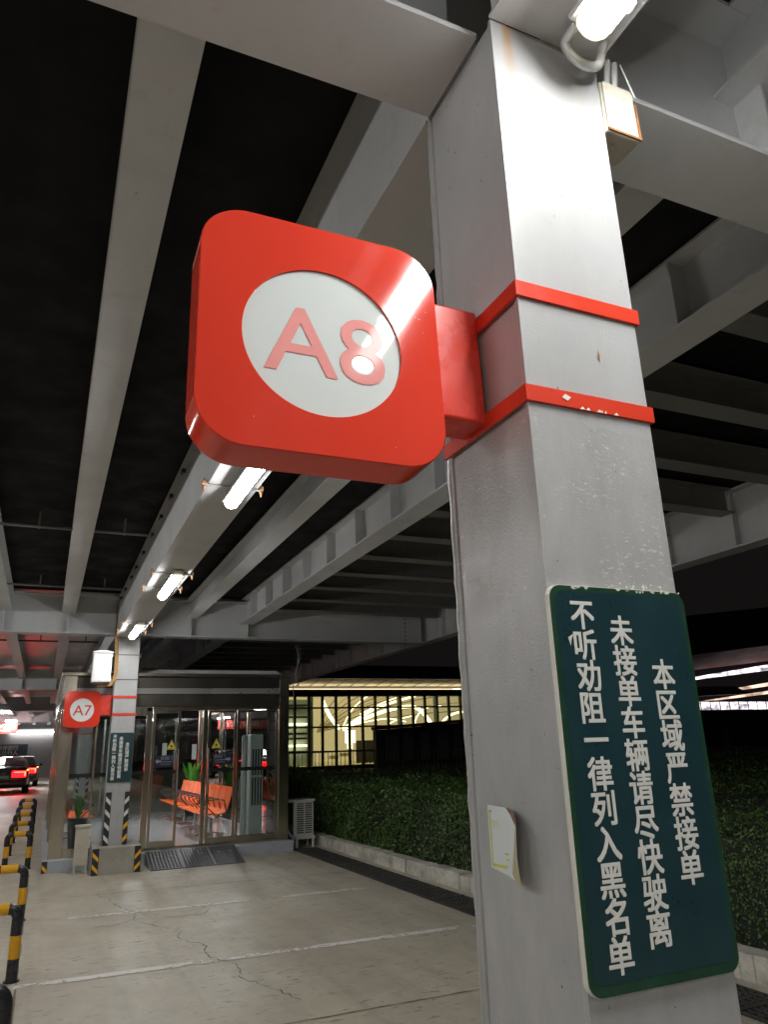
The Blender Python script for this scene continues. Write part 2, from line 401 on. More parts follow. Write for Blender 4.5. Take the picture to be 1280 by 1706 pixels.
# ------------------------------------------------------------------ steel columns
def hatch(mb, x0, x1, z0, z1, y, n, lean, cols, mi_base):
    # parallelogram stripes on a strip in the xz-plane; lean = +1 rising to the right
    h = (z1 - z0) / n
    for i in range(n):
        za = z0 + h * (i + .18); b = h * .36; d = (x1 - x0) * .9 * lean
        zl, zr = (za - d / 2, za + d / 2)
        e = .07 * (x1 - x0)
        mb.add([(x0 + e, y, zl), (x1 - e, y, zr), (x1 - e, y, zr + b), (x0 + e, y, zl + b)], [(0, 1, 2, 3)], cols[i])
def make_column(x, y, dz, label):
    W, D = .35, .368
    t = thing('steel_column', (x, y, 0), label, 'column', 'steel columns in one row')
    m = MB(); top = 3.515 + dz
    m.box(x, x + W, y, y + .012, .36, top)                                  # front plate
    m.box(x, x + W, y + D - .012, y + D, .36, top)                          # rear plate
    m.box(x + .007, x + W - .007, y + .012, y + D - .012, .36, top - .001)
    for yy in (y + .012, y + D - .012):
        for xx in (x + .006, x + W - .006): m.tube([(xx, yy, .37), (xx, yy, top - .01)], .006, 6)
    m.build('shaft', 'column', t, bevel=.002)
    m = MB(); m.box(x - .14, x + W + .20, y - .2, y + D + .22, -.01, .372); m.build('plinth', 'conc', t, bevel=.015)
    for (a, b, lean) in ((x + .001, x + .085, -1), (x + W - .072, x + W - .001, 1)):
        m = MB(); m.box(a, b, y - .004, y - .0005, .375, 1.13); cols = [1, 1, 2, 2] if lean > 0 else [2, 2, 2, 2]
        hatch(m, a, b, .40, 1.12, y - .0055, 4, lean, cols if lean < 0 else [1, 1, 2, 2], 1)
        m.box(a if lean < 0 else b - .001, a + .001 if lean < 0 else b + .003, y - .004, y + .09, .375, 1.13)
        m.build('hazard_tape', ['black', 'yellow', 'tapew'], t)
    for (a, b, lean) in ((x - .1405, x - .045, -1), (x + W + .105, x + W + .2005, 1)):
        m = MB(); m.box(a, b, y - .2045, y - .2008, .0, .362); hatch(m, a, b, .03, .35, y - .206, 2, lean, [1, 1], 1)
        m.build('hazard_tape', ['black', 'yellow', 'tapew'], t)
    return t
L = 11.58; ROWS = [0.0, L, 23.2, 34.7, 46.2, 57.6]; DZ = [0, .045, .07, .09, .1, .12]
cA8 = make_column(0, 0, 0, 'big pale grey steel column in the foreground carrying the large red sign')
cA7 = make_column(.034, L, .045, 'smaller grey steel column with hazard tape on a concrete plinth before the shelter')
cA6 = make_column(.03, ROWS[2], .07, 'far grey steel column standing behind the glass shelter')
# weld bead up the left rear edge, rust hole and sticker on the front of the near column
m = MB(); m.tube([(.005 + random.uniform(-.002, .002), .366, z) for z in np.arange(.4, 3.5, .03)], .009, 6)
m.build('weld_bead', 'column', cA8)
m = MB(); m.add([(.2165, -.0025, 2.555), (.2215, -.0025, 2.54), (.219, -.0025, 2.525), (.213, -.0025, 2.538)], [(0, 1, 2, 3)]); m.build('rust_hole', 'rust', cA8)

# ------------------------------------------------------------------ roof steel
def ibeam(mb, x0, x1, y0, y1, zb, zt, tf=.016, tw=.012, ax='y'):
    if ax == 'y':
        c = (x0 + x1) / 2
        mb.box(x0, x1, y0, y1, zb, zb + tf); mb.box(c - tw / 2, c + tw / 2, y0 + .001, y1 - .001, zb + tf, zt - tf); mb.box(x0, x1, y0, y1, zt - tf, zt)
    else:
        c = (y0 + y1) / 2
        mb.box(x0, x1, y0, y1, zb, zb + tf); mb.box(x0 + .001, x1 - .001, c - tw / 2, c + tw / 2, zb + tf, zt - tf); mb.box(x0, x1, y0, y1, zt - tf, zt)
ZT = 4.20
LX = [-.745, -1.68, -2.62, -3.56, -4.5]
rowtxt = ['over the foreground column', 'over the column of the A7 sign', 'first one beyond the glass shelter roof', 'second one beyond the glass shelter', 'third one beyond the glass shelter', 'last one before the far wall']
for k, (ry, dz) in enumerate(zip(ROWS, DZ)):
    xe = 5.7 if k < 3 else 1.5
    t = thing('crossbeam', (0, ry + .21, 3.52), 'deep grey steel crossbeam ' + rowtxt[k], 'beam', 'crossbeams of the canopy')
    m = MB()
    for (xa, xb) in ((-7.5, -.001), (.355, xe)):
        ibeam(m, xa, xb, ry + .066, ry + .356, 3.52 + dz, ZT, .018, .014, 'x')
    m.build('beam_body', 'beam', t)
    xs = [(a, 3.91) for a in LX] + ([(1.22, 3.89), (2.2, 3.82)] if k < 3 else [])
    for a, zb in xs:
        m = MB()
        for sg in (-1, 1): m.box(a - .006, a + .006, *sorted((ry + .211 + sg * .008, ry + .211 + sg * .125)), 3.539 + dz, zb - .002)
        m.build('stiffener', 'beam', t)
    if k == 0:
        m = MB(); m.box(1.375, 1.50, ry + .180, ry + .2035, 3.60, 4.15); m.build('splice_plate', 'beam', t, bevel=.002)
        for zz in (3.68, 3.76, 3.84, 3.92, 4.0, 4.08):
            for xx in (1.405, 1.465):
                m = MB(); m.tube([(xx, ry + .180, zz), (xx, ry + .162, zz)], .017, 6)
                m.tube([(xx, ry + .162, zz), (xx, ry + .152, zz)], .010, 8); m.build('bolt', 'jbox' if (zz * 100) % 3 < 1.5 else 'beam', t)
    if k == 1:
        m = MB(); m.box(5.25, 5.42, ry + .195, ry + .2035, 3.56 + dz, 4.15); m.build('splice_plate', 'beam', t)
        for i in range(7):
            m = MB(); m.tube([(5.335, ry + .195, 3.63 + i * .08), (5.335, ry + .18, 3.63 + i * .08)], .016, 6)
            m.build('bolt', 'rust', t)
bayt = ['nearest the camera', 'between the two sign columns', 'above the glass shelter', 'two bays beyond the shelter', 'three bays beyond the shelter', 'in the farthest bay']
spans = [(-11.15, 0.0)] + [(a, b) for a, b in zip(ROWS, ROWS[1:])]
ordt = ['first', 'second', 'third', 'fourth', 'fifth']
for k, (ya, yb) in enumerate(spans):
    dz = ([0] + DZ)[k]; y0 = ya + (.37 if k else 0); y1 = yb
    m = MB(); m.box(0.006, .349, y0, y1 - .002, 3.522 + dz * .6, ZT); m.box(-.006, .361, y0, y1 - .002, 3.512 + dz * .6, 3.5215 + dz * .6)
    tag(m.build('box_girder', 'beam', None, (.175, y0, 3.9), bevel=.003), 'broad box girder in line with the columns, ' + bayt[k], 'beam', 'box girders over the column row')
    for i, a in enumerate(LX):
        m = MB(); ibeam(m, a - .105, a + .105, ya + .22, yb + .203, 3.91, ZT)
        tag(m.build('roof_beam', 'beam', None, (a, ya, 3.9)), f'{ordt[i]} long grey roof beam left of the column row, {bayt[k]}', 'beam', 'roof beams left of the columns')
    if k < 3:
        m = MB(); ibeam(m, 1.115, 1.325, ya + .22, yb + .203, 3.89, ZT)
        tag(m.build('roof_beam', 'beam', None, (1.22, ya, 3.9)), 'plain grey roof beam just right of the box girder, ' + bayt[k], 'beam', 'plain roof beams right of the columns')
        t = thing('stiffened_beam', (2.2, ya, 3.82), 'grey beam with a row of upright web stiffeners, ' + bayt[k], 'beam', 'stiffened beams')
        m = MB(); ibeam(m, 2.075, 2.325, ya + .22, yb + .203, 3.82, 4.26, .018); m.build('beam_body', 'beam', t)
        t2 = thing('edge_beam', (5.83, ya, 3.6), 'outer edge beam of the canopy with stiffeners, ' + bayt[k], 'beam', 'edge beams of the canopy')
        m = MB(); ibeam(m, 5.71, 5.95, ya - .2, yb - .21, 3.59, 4.24, .018); m.build('beam_body', 'beam', t2)
        yy = 4.26 - .965 * 15
        while yy < yb:
            if yy > ya + .4 and yy < yb - .05:
                m = MB(); m.box(2.078, 2.193, yy - .006, yy + .006, 3.839, 4.241); m.box(2.207, 2.322, yy - .006, yy + .006, 3.839, 4.241); m.build('stiffener', 'beam', t)
                m = MB(); m.add([(5.824, yy - .006, 3.61), (5.73, yy - .006, 3.61), (5.77, yy - .006, 4.22), (5.824, yy - .006, 4.22), (5.824, yy + .006, 3.61), (5.73, yy + .006, 3.61), (5.77, yy + .006, 4.22), (5.824, yy + .006, 4.22)],
                                  [(0, 1, 2, 3), (7, 6, 5, 4), (0, 4, 5, 1), (1, 5, 6, 2), (2, 6, 7, 3), (3, 7, 4, 0)]); m.build('stiffener', 'beam', t2)
                m = MB(); ibeam(m, 2.33, 5.70, yy - .1, yy + .1, 3.96, 4.238, .012, .01, 'x')
                tag(m.build('roof_joist', 'beam2', None, (4, yy, 3.96)), 'dim steel joist spanning from the stiffened beam to the edge beam', 'joist', 'joists along the canopy edge')
            yy += .965
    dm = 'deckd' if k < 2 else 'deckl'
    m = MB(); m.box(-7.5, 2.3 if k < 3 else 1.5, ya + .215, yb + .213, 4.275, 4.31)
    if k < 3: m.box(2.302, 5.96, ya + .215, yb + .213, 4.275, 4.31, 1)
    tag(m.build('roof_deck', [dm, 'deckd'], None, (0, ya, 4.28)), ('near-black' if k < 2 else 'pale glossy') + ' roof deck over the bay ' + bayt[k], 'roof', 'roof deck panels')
for i, (yy, z) in enumerate(((7.42, 4.10), (10.7, 4.12), (16.2, 4.05), (-4.0, 4.1))):
    m = MB(); m.tube([(-7.3, yy, z), (-.02, yy, z)], .018, 8); m.tube([(-7.3, yy + .05, z + .01), (-.02, yy + .05, z + .01)], .012, 8)
    for x in (-6, -5, -4, -3.1, -2.2, -1.2, -.3): m.box(x, x + .02, yy - .025, yy + .07, z - .005, 4.274)
    tag(m.build('ceiling_conduit', 'beam2' if i < 2 else 'wire', None, (-3, yy, z)), ['thin pair of conduits crossing under the black roof midway between the columns', 'pair of conduits under the black roof close to the far crossbeam', 'dark conduit pair crossing the pale roof beyond the far crossbeam', 'conduit pair crossing the roof behind the camera side'][i], 'conduit')
for yy in np.arange(2.2, 11.2, .72):
    yy += random.uniform(-.12, .12); m = MB(); m.box(-.03, .005, yy, yy + .022, 4.02, 4.055); m.box(-.032, -.022, yy + .004, yy + .016, 3.995, 4.0195)
    tag(m.build('cable_clamp', 'wire', None, (0, yy, 4.03)), 'small dark clamp on the upper left edge of the box girder between the sign columns', 'clamp', 'cable clamps along the girder')

# ------------------------------------------------------------------ tube lamps
def make_lamp(y0, label, zb=3.40, ln=1.2, x=.205, group='tube lamps under the girder'):
    y1 = y0 + ln; t = thing('tube_lamp', (x, y0, zb), label, 'lamp', group)
    n = 12; poly = [(x + .05 * math.cos(a), zb + .045 + .05 * math.sin(a) * .9) for a in np.linspace(math.pi * .97, 2.03 * math.pi, n)]
    m = MB(); ys = [(y0 + .041, 1), (y1 - .041, 1)]; vs = []
    for yy, s in ys: vs += [(x + (px - x) * s, yy, zb + .045 + (pz - zb - .045) * s) for px, pz in poly]
    m.add(vs, [(i * n + j, i * n + j + 1, (i + 1) * n + j + 1, (i + 1) * n + j) for i in range(len(ys) - 1) for j in range(n - 1)], 0, True)
    m.add(vs[:n], [tuple(range(n))], 0); m.add(vs[-n:], [tuple(range(n))], 0)
    m.build('diffuser', 'lamp', t)
    for ye, sg in ((y0, 1), (y1, -1)):
        m = MB(); vs = []
        for yy, s in ((ye, .5), (ye + sg * .008, .8), (ye + sg * .022, 1.0), (ye + sg * .04, 1.03)): vs += [(x + (px - x) * s, yy, zb + .045 + (pz - zb - .045) * s) for px, pz in poly]
        m.add(vs, [(i * n + j, i * n + j + 1, (i + 1) * n + j + 1, (i + 1) * n + j) for i in range(3) for j in range(n - 1)], 0, True); m.add(vs[:n], [tuple(range(n))]); m.add(vs[-n:], [tuple(range(n))])
        m.build('end_cap', 'capglow', t)
    m = MB(); m.prism([(x - .046, zb + .046), (x - .064, zb + .045), (x - .068, zb + .056), (x - .045, zb + .095), (x + .045, zb + .095), (x + .066, zb + .056), (x + .062, zb + .046), (x + .046, zb + .046)], y0 + .012, y1 - .012, 'y'); m.build('housing', 'lampbody', t, bevel=.003)
    for yy in (y0 + .22, y1 - .22):
        m = MB(); m.box(-.05, .40, yy - .013, yy + .013, zb + .0955, zb + .104)
        m.build('clamp_bar', 'zinc', t)
        for xx in (-.035, .385):
            m = MB(); m.tube([(xx, yy, zb + .05), (xx, yy, zb + .15)], .006, 8); m.tube([(xx, yy, zb + .072), (xx, yy, zb + .0945)], .013, 6)
            m.box(xx - .014, xx + .02 if xx < 0 else xx + .014, yy - .016, yy + .016, zb + .105, zb + .128)
            m.build('clamp_bolt', 'rust', t)
        for s in (-1, 1):
            m = MB(); m.box(x + min(s * .051, s * .058), x + max(s * .051, s * .058), yy + .1, yy + .13, zb + .03, zb + .07); m.build('clip', 'zinc', t)
    return t
lampA = make_lamp(-1.32, 'big glaring tube lamp at the top of the foreground column', 3.385, x=.215)
lampB = make_lamp(2.86, 'lit tube lamp half hidden behind the lower edge of the large red sign')
lampC = make_lamp(6.52, 'lit tube lamp midway along the girder between the two sign columns')
lampD = make_lamp(9.86, 'smallest lit tube lamp right at the top of the far sign column')
for i, yy in enumerate((-4.75, -8.2)): make_lamp(yy, ['next tube lamp of the row behind the camera', 'second tube lamp of the row behind the camera'][i])
for i, (x, yy) in enumerate(((-2.65, 34.9), (-2.65, 44.0))):
    m = MB(); m.box(x - .25, x + .25, yy, yy + 1.4, 3.60, 3.64); m.box(x - .27, x + .27, yy - .02, yy + 1.42, 3.641, 3.68, 1)
    tag(m.build('ceiling_lamp', [emit('lane_lamp_' + 'ab'[i], (1, .97, .97), 32), 'lampbody'], None, (x, yy, 3.6)), ['white ceiling lamp over the lane beyond the parked cars', 'farther white ceiling lamp over the lane before the end wall'][i], 'lamp')

# the second lamp row, under the fifth roof beam on the lane side
for i, yy in enumerate((-30, -24, -18, -12.6, -8.6, -5.2, -1.8, 1.6, 5.0, 8.4, 13.2, 16.6, 20.0)):
    x = -4.5; t = thing('lane_lamp', (x, yy, 3.8), f'tube lamp number {i + 1} of the row on the lane side, left of the photo', 'lamp', 'lane side tube lamps')
    m = MB(); m.prism(rrect(x - .055, x + .055, 3.78, 3.845, .03, 4), yy, yy + 1.5, 'y', 0, True); m.build('diffuser', 'lamp', t)
    m = MB(); m.box(x - .06, x + .06, yy - .01, yy + 1.51, 3.846, 3.908); m.build('housing', 'lampbody', t)

# flexible conduit loop and rusty junction box at the top of the near column
m = MB(); pts = [(.205, -.10, 3.478), (.202, -.07, 3.47)]
for a in np.linspace(180, 355, 22): pts.append((.262 + .060 * math.cos(R_(a)), -.050, 3.465 + .052 * math.sin(R_(a))))
pts += [(.323, -.06, 3.48), (.325, -.08, 3.51)]
fine = []
for a, b in zip(pts, pts[1:]):
    for i in range(4): fine.append(tuple(a[j] + (b[j] - a[j]) * i / 4 for j in range(3)))
m.tube(fine, .013, 10, rs=[.0135 if i % 2 else .0115 for i in range(len(fine))])
tag(m.build('flexible_conduit', 'conduit', None, (.25, -.05, 3.4)), 'looped ribbed conduit hanging under the end of the big glaring lamp', 'conduit')
t = thing('junction_box', (.42, .03, 3.3), 'small cream junction box with rusty edges at the top right of the foreground column', 'box')
m = MB(); m.box(.362, .478, .004, .10, 3.275, 3.455); m.build('box_body', 'jbox', t, bevel=.004)
m = MB(); m.box(.364, .470, -.006, .003, 3.282, 3.448); m.build('cover', 'jbox', t, bevel=.003)
m = MB(); m.box(.36, .479, -.0075, -.003, 3.274, 3.2815); m.box(.4705, .4775, -.0075, -.001, 3.282, 3.40); m.build('rust_lip', 'rust', t)
m = MB(); m.tube([(.40, .02, 3.455), (.40, .0, 3.54)], .010, 8); m.tube([(.43, .02, 3.455), (.425, .0, 3.54)], .010, 8); m.tube([(.445, -.004, 3.54), (.455, -.012, 3.47), (.472, -.012, 3.42)], .003, 6)
m.build('conduit_stub', 'conduit', t)

# ------------------------------------------------------------------ bay signs
def make_sign(ox, oy, dz, txt, label, letmat, rx=0.0, rz=0.0, bands=True, wcol=.35):
    x0, x1, z0, z1 = -.713, -.176, 2.216 - 2.49, 2.771 - 2.49
    t = thing('bay_sign', (ox, oy + .069, 2.49 + dz), label, 'sign', 'red bay signs on the columns')
    t['_o'] = (0, 0, 0)
    cx, cz, r, N = -.449, -.01, .176, 128
    rr = rrect(x0, x1, z0, z1, .098, 24)
    # resample the outline at equal angles round the disc centre
    outer = []
    for k in range(N):
        a = 2 * math.pi * k / N; d = (math.cos(a), math.sin(a)); best = None
        for (p, q) in zip(rr, rr[1:] + rr[:1]):
            ex, ez = q[0] - p[0], q[1] - p[1]; den = d[0] * ez - d[1] * ex
            if abs(den) < 1e-9: continue
            tt = ((p[0] - cx) * ez - (p[1] - cz) * ex) / den; u = ((p[0] - cx) * d[1] - (p[1] - cz) * d[0]) / den
            if tt > 0 and -1e-6 <= u <= 1 + 1e-6: best = tt if best is None else max(best, tt)
        outer.append((cx + d[0] * best, cz + d[1] * best))
    inner = [(cx + r * math.cos(2 * math.pi * k / N), cz + r * math.sin(2 * math.pi * k / N)) for k in range(N)]
    def ring(mb, A, ya, B, yb, sm=False):
        v = [(p[0], ya, p[1]) for p in A] + [(p[0], yb, p[1]) for p in B]
        mb.add(v, [(k, (k + 1) % N, (k + 1) % N + N, k + N) for k in range(N)], 0, sm)
    e = .003; th = .105
    shr = [(cx + (p[0] - cx) * .993, cz + (p[1] - cz) * .993) for p in outer]
    m = MB(); ring(m, inner, 0.006, inner, 0, True); ring(m, inner, 0, shr, 0); ring(m, shr, 0, outer, e, True); ring(m, outer, e, outer, th - e, True); ring(m, outer, th - e, shr, th, True)
    m.add([(p[0], th, p[1]) for p in shr], [tuple(range(N))])
    m.build('housing', 'red', t)
    m = MB(); m.add([(p[0], .0055, p[1]) for p in inner], [tuple(range(N))]); m.build('disc', 'acryl', t)
    bw = .0013 if ox == 0 else .0008
    if txt:
        m = MB(); 
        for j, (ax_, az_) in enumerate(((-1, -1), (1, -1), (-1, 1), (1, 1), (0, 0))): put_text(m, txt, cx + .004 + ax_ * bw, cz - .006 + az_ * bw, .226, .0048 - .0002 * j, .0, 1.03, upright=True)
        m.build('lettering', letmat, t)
    m = MB(); m.box(x1 - .10, -.002, .098, .205, 2.405 - 2.49, 2.722 - 2.49); m.build('bracket_arm', 'redarm', t, bevel=.008)
    m = MB()
    for (sx_, sz_) in ((-.232, .098), (-.226, .096), (-.222, .0945), (-.205, .118), (-.262, .115), (-.215, .06), (-.60, -.21), (-.30, -.235)):
        w_ = random.uniform(.0015, .004); m.add([(sx_, -.0005, sz_), (sx_ + w_, -.0005, sz_ - .0008), (sx_ + w_ * .7, -.0005, sz_ + .0016)], [(0, 1, 2)])
    if ox == 0: m.build('scratches', 'pvc', t)
    if bands:
        for zt_, zb_ in ((2.693, 2.652), (2.424, 2.384)):
            g = .008; m = MB(); W, D = wcol, .368; yb = -.069
            a = [(-g, -g), (W + g, -g), (W + g, D + g), (-g, D + g)]; b = [(-.001, -.001), (W + .001, -.001), (W + .001, D + .001), (-.001, D + .001)]
            z_0, z_1 = zb_ - 2.49, zt_ - 2.49
            for i in range(4):
                j = (i + 1) % 4
                m.add([(*a[i], z_0), (*a[j], z_0), (*a[j], z_1), (*a[i], z_1), (*b[i], z_0), (*b[j], z_0), (*b[j], z_1), (*b[i], z_1)],
                      [(0, 1, 2, 3), (3, 2, 6, 7), (0, 4, 5, 1)])
            m.v = [(p[0], p[1] + yb, p[2]) for p in m.v]
            o = m.build('column_band', 'redband', t, bevel=.001)
            if rx or rz:
                o.matrix_parent_inverse = Matrix.LocRotScale(None, Matrix.Rotation(rz, 3, 'Z') @ Matrix.Rotation(rx, 3, 'X'), None).to_4x4().inverted()
    t.rotation_euler = (rx, 0, rz)
    return t
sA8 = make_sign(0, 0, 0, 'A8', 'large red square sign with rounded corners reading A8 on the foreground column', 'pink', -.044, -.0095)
sA7 = make_sign(.034, L, -.115, 'A7', 'small distant red sign reading A7 on the column before the shelter', 'letred', -.01, .05)
sA6 = make_sign(.03, ROWS[2], -.1, None, 'tiny orange red sign edge showing beyond the A7 sign', 'letred')
# damage on the bands of the near column
m = MB(); m.add([(.098, -.0095, 2.415), (.113, -.0095, 2.408), (.103, -.0095, 2.398), (.088, -.0095, 2.405)], [(0, 1, 2, 3)])
for xx in (.135, .152, .182, .195, .205, .232):
    w_ = random.uniform(.006, .018); m.add([(xx, -.0095, 2.383), (xx + w_, -.0095, 2.384), (xx + w_ * .6, -.0095, 2.391)], [(0, 1, 2)])
tag(m.build('paint_chips', 'chip', None, (.15, -.01, 2.4)), 'white scars on the lower red band of the foreground column', 'paint scar')
m = MB(); m.box(-.006, -.001, .172, .218, 2.394, 2.4005)
tag(m.build('tape_scrap', 'paperb', None, (-.03, .08, 2.36)), 'scrap of brown tape under the bracket arm of the large red sign', 'tape')

# ------------------------------------------------------------------ green notice boards
def make_board(ox, oy, z0, z1, label):
    t = thing('notice_board', (ox, oy, z0), label, 'sign', 'green notice boards on the columns')
    x0, x1 = ox - .008, ox + .353
    def Z(z): return z0 + (z - 1.237) * (z1 - z0) / (1.970 - 1.237)
    m = MB(); m.prism(rrect(x0, x1, z0, z1, .028), oy - .013, oy - .0015, 'y', 0, True); m.build('backing', 'pvc', t, bevel=.001)
    m = MB(); m.prism(rrect(x0 + .0025, x1 - .001, z0 + .001, z1 - .002, .027), oy - .0150, oy - .0132, 'y'); m.build('border', 'boardg', t)
    m = MB(); m.prism(rrect(x0 + .014, x1 - .013, z0 + .019, z1 - .013, .02), oy - .0156, oy - .0151, 'y'); m.build('panel', 'board', t)
    m = MB()
    for (xc, zs, s) in ((.069, 1.910, '不听劝阻一律列入黑名单'), (.165, 1.880, '未接单车辆请尽快驶离'), (.263, 1.792, '本区域严禁接单')):
        for i, ch in enumerate(s):
            d = .0013
            for j, (ddx, ddz) in enumerate(((-d, -d), (d, -d), (-d, d), (d, d), (0, 0))):
                put_text(m, ch, ox + xc + ddx, Z(zs - i * .0612) + ddz, .0645, oy - .0163 - .00012 * j, 0, .95)
    m.build('lettering', 'white', t)
    if oy < 1:
        m = MB()
        for i in range(15):
            xx = ox + random.choice([random.uniform(.0, .34), random.uniform(.17, .30)]); w_ = random.uniform(.004, .02); h = random.uniform(.002, .006)
            zc = z1 - .004 + random.uniform(-.002, .002)
            m.add([(xx, oy - .0159, zc), (xx + w_ * .4, oy - .0159, zc - h), (xx + w_, oy - .0159, zc - h * .3), (xx + w_ * .8, oy - .0159, zc + .002)], [(0, 1, 2, 3)])
        m.add([(ox + .028, oy - .0159, 1.862), (ox + .045, oy - .0159, 1.872), (ox + .036, oy - .0159, 1.858), (ox + .033, oy - .0159, 1.845)], [(0, 1, 2, 3)])
        m.build('scuff', 'pvc', t)
    return t
make_board(0, 0, 1.237, 1.970, 'large dark green notice board with white columns of writing on the foreground column')
make_board(.034, L, 1.267, 2.012, 'small distant green notice board with white writing on the column before the shelter')
# chipped paint above the board
m = MB()
for i in range(20):
    xx = .17 + random.gauss(.06, .06); zz = 1.973 + abs(random.gauss(0, .007)); w_ = random.uniform(.003, .012); h = random.uniform(.002, .006)
    if xx < .01 or xx + w_ > .34: continue
    m.add([(xx, -.0012, zz), (xx + w_ * .5, -.0012, zz - h * .4), (xx + w_, -.0012, zz + h * .2), (xx + w_ * .4, -.0012, zz + h)], [(0, 1, 2, 3)])
tag(m.build('flaked_paint', 'chip', None, (.2, 0, 1.98)), 'white flaked paint along the top edge of the large green board', 'paint scar')

# ------------------------------------------------------------------ peeling notice on the left face
t = thing('peeling_notice', (0, .23, 1.41), 'curling white paper notice with a faded yellow frame on the column side', 'notice')
X0 = -.002
def q(y, z, o=0.0): return (X0 - o, y, z)
m = MB(); m.add([q(.288, 1.412), q(.227, 1.404), q(.176, 1.398, .010), q(.190, 1.43, .007), q(.176, 1.468, .010), q(.160, 1.498, .013), q(.187, 1.522, .007), q(.214, 1.535), q(.288, 1.537)], [tuple(range(9))]); m.build('sheet', 'paper', t)
m = MB(); m.add([q(.160, 1.499, .0150), q(.145, 1.512, .024), q(.141, 1.500, .026), q(.143, 1.45, .028), q(.138, 1.398, .026), q(.176, 1.395, .0125), q(.192, 1.412, .010)], [(0, 1, 2, 3, 4, 5, 6)]); m.build('curled_back', 'paperb', t)
m = MB(); m.add([q(.214, 1.5355, .001), q(.187, 1.5225, .0075), q(.160, 1.4995, .0135), q(.145, 1.5125, .024), q(.158, 1.522, .012), q(.185, 1.533, .004)], [(0, 1, 2, 3, 4, 5)]); m.build('glue_side', 'paperd', t)
m = MB()
for (ya, yb, za, zb) in ((.283, .205, 1.527, 1.5225), (.283, .2785, 1.527, 1.42), (.283, .215, 1.4215, 1.4155)):
    m.add([q(ya, za, .0009), q(yb, za, .0009), q(yb, zb, .0009), q(ya, zb, .0009)], [(0, 1, 2, 3)])
m.add([q(.232, 1.447, .001), q(.199, 1.447, .004), q(.199, 1.443, .004), q(.232, 1.443, .001)], [(0, 1, 2, 3)])
m.add([q(.226, 1.436, .001), q(.204, 1.436, .004), q(.204, 1.432, .004), q(.226, 1.432, .001)], [(0, 1, 2, 3)])
m.build('yellow_frame', 'pyel', t)
m = MB(); put_text(m, '请勿停', 0, 1.50, .019, 0, .0, 1.0, mapf=lambda x, y_, z: (X0 - .0022, .247 - x, z)); m.build('lettering', 'pfade', t)

# ------------------------------------------------------------------ fittings on the far column
t = thing('distribution_box', (-.18, L - .2, 2.77), 'white weatherproof cabinet with sloping top mounted beside the far sign column', 'box')
m = MB(); m.box(-.325, -.045, L - .22, L + .05, 2.775, 3.225); m.build('cabinet', 'boxwhite', t, bevel=.006)
m = MB(); m.prism([(-.34, 3.226), (-.03, 3.226), (-.03, 3.24), (-.12, 3.262), (-.25, 3.262), (-.34, 3.24)], L - .25, L + .06, 'y'); m.build('lid', 'boxwhite', t, bevel=.003)
m = MB(); m.box(-.31, -.062, L - .224, L - .2205, 2.79, 3.21); m.build('door', 'boxwhite', t, bevel=.003)
m = MB()
for z in (2.82, 3.2):
    m.box(-.33, .03, L + .055, L + .075, z, z + .03)
m.build('mounting_rail', 'zinc', t)
m = MB()
for k in range(4):
    dx = .014 * k; pts = [(.0 + dx * .9 - .005, L - .02 - .01 * (k % 2), 3.54), (.01 + dx, L - .03, 3.2), (.018 + dx, L - .035, 2.95), (.005 + dx, L - .04, 2.83), (-.05 + dx * .5, L - .04, 2.755 - .008 * k), (-.14, L - .04, 2.725 - .006 * k), (-.25, L - .03, 2.72)]
    fine = []
    for a, b in zip(pts, pts[1:]):
        for i in range(6): fine.append(tuple(a[j] + (b[j] - a[j]) * i / 6 for j in range(3)))
    m.tube(fine, .010, 8)
tag(m.build('cable_bundle', 'cable', None, (0, L, 3)), 'bundle of tan cables dropping down the left edge of the far sign column', 'cable')
for i, z in enumerate((3.225, 2.83)):
    t = thing('strap_clamp', (.2, L, z), ['upper', 'lower'][i] + ' dark strap clamped round the far sign column above the A7 sign', 'clamp', 'strap clamps')
    m = MB(); m.box(.02, .40, L - .006, L - .0025, z - .006, z + .006); m.build('strap', 'wire', t)
    for zz in (z, z - .035):
        m = MB(); m.box(.388, .42, L - .03, L + .0, zz - .012, zz + .014); m.tube([(.404, L - .05, zz), (.404, L - .02, zz)], .008, 8); m.build('clamp_bolt', 'wire', t)

# ------------------------------------------------------------------ hoop barriers along the lane
def make_hoop():
    t = thing('hoop_barrier', (-1.135, 0, 0), 'x', 'barrier', 'black and yellow hoop barriers along the lane')
    r = .044; xa, xb, h = -1.30, -.97, .52
    path = [(xa, 0, 0), (xa, 0, h - .07)] + [(xa + .07 - .07 * math.cos(a), 0, h - .07 + .07 * math.sin(a)) for a in np.linspace(.25, math.pi / 2, 5)]
    path += [(xb - .07 + .07 * math.cos(a), 0, h - .07 + .07 * math.sin(a)) for a in np.linspace(math.pi / 2, .25, 5)] + [(xb, 0, h - .07), (xb, 0, 0)]
    fine = []
    for a, b in zip(path, path[1:]):
        d = (Vector(b) - Vector(a)).length; n = max(1, int(d / .02))
        for i in range(n): fine.append(tuple(a[j] + (b[j] - a[j]) * i / n for j in range(3)))
    fine.append(path[-1])
    m = MB(); m.tube(fine, r, 14)
    nseg = len(fine) - 1
    for i in range(nseg):
        p = fine[i]; yel = (abs(p[0] + 1.135) < .075 and p[2] > .4) or (p[2] < .34 and .18 < p[2])
        for j in range(14): m.mi[i * 14 + j] = 1 if yel else 0
    m.build('hoop', ['hblack', 'hyellow'], t)
    for x in (xa, xb):
        m = MB(); m.tube([(x, 0, .0), (x, 0, .012)], .06, 16); m.build('foot_plate', 'hblack', t)
    return t
hoop = make_hoop()
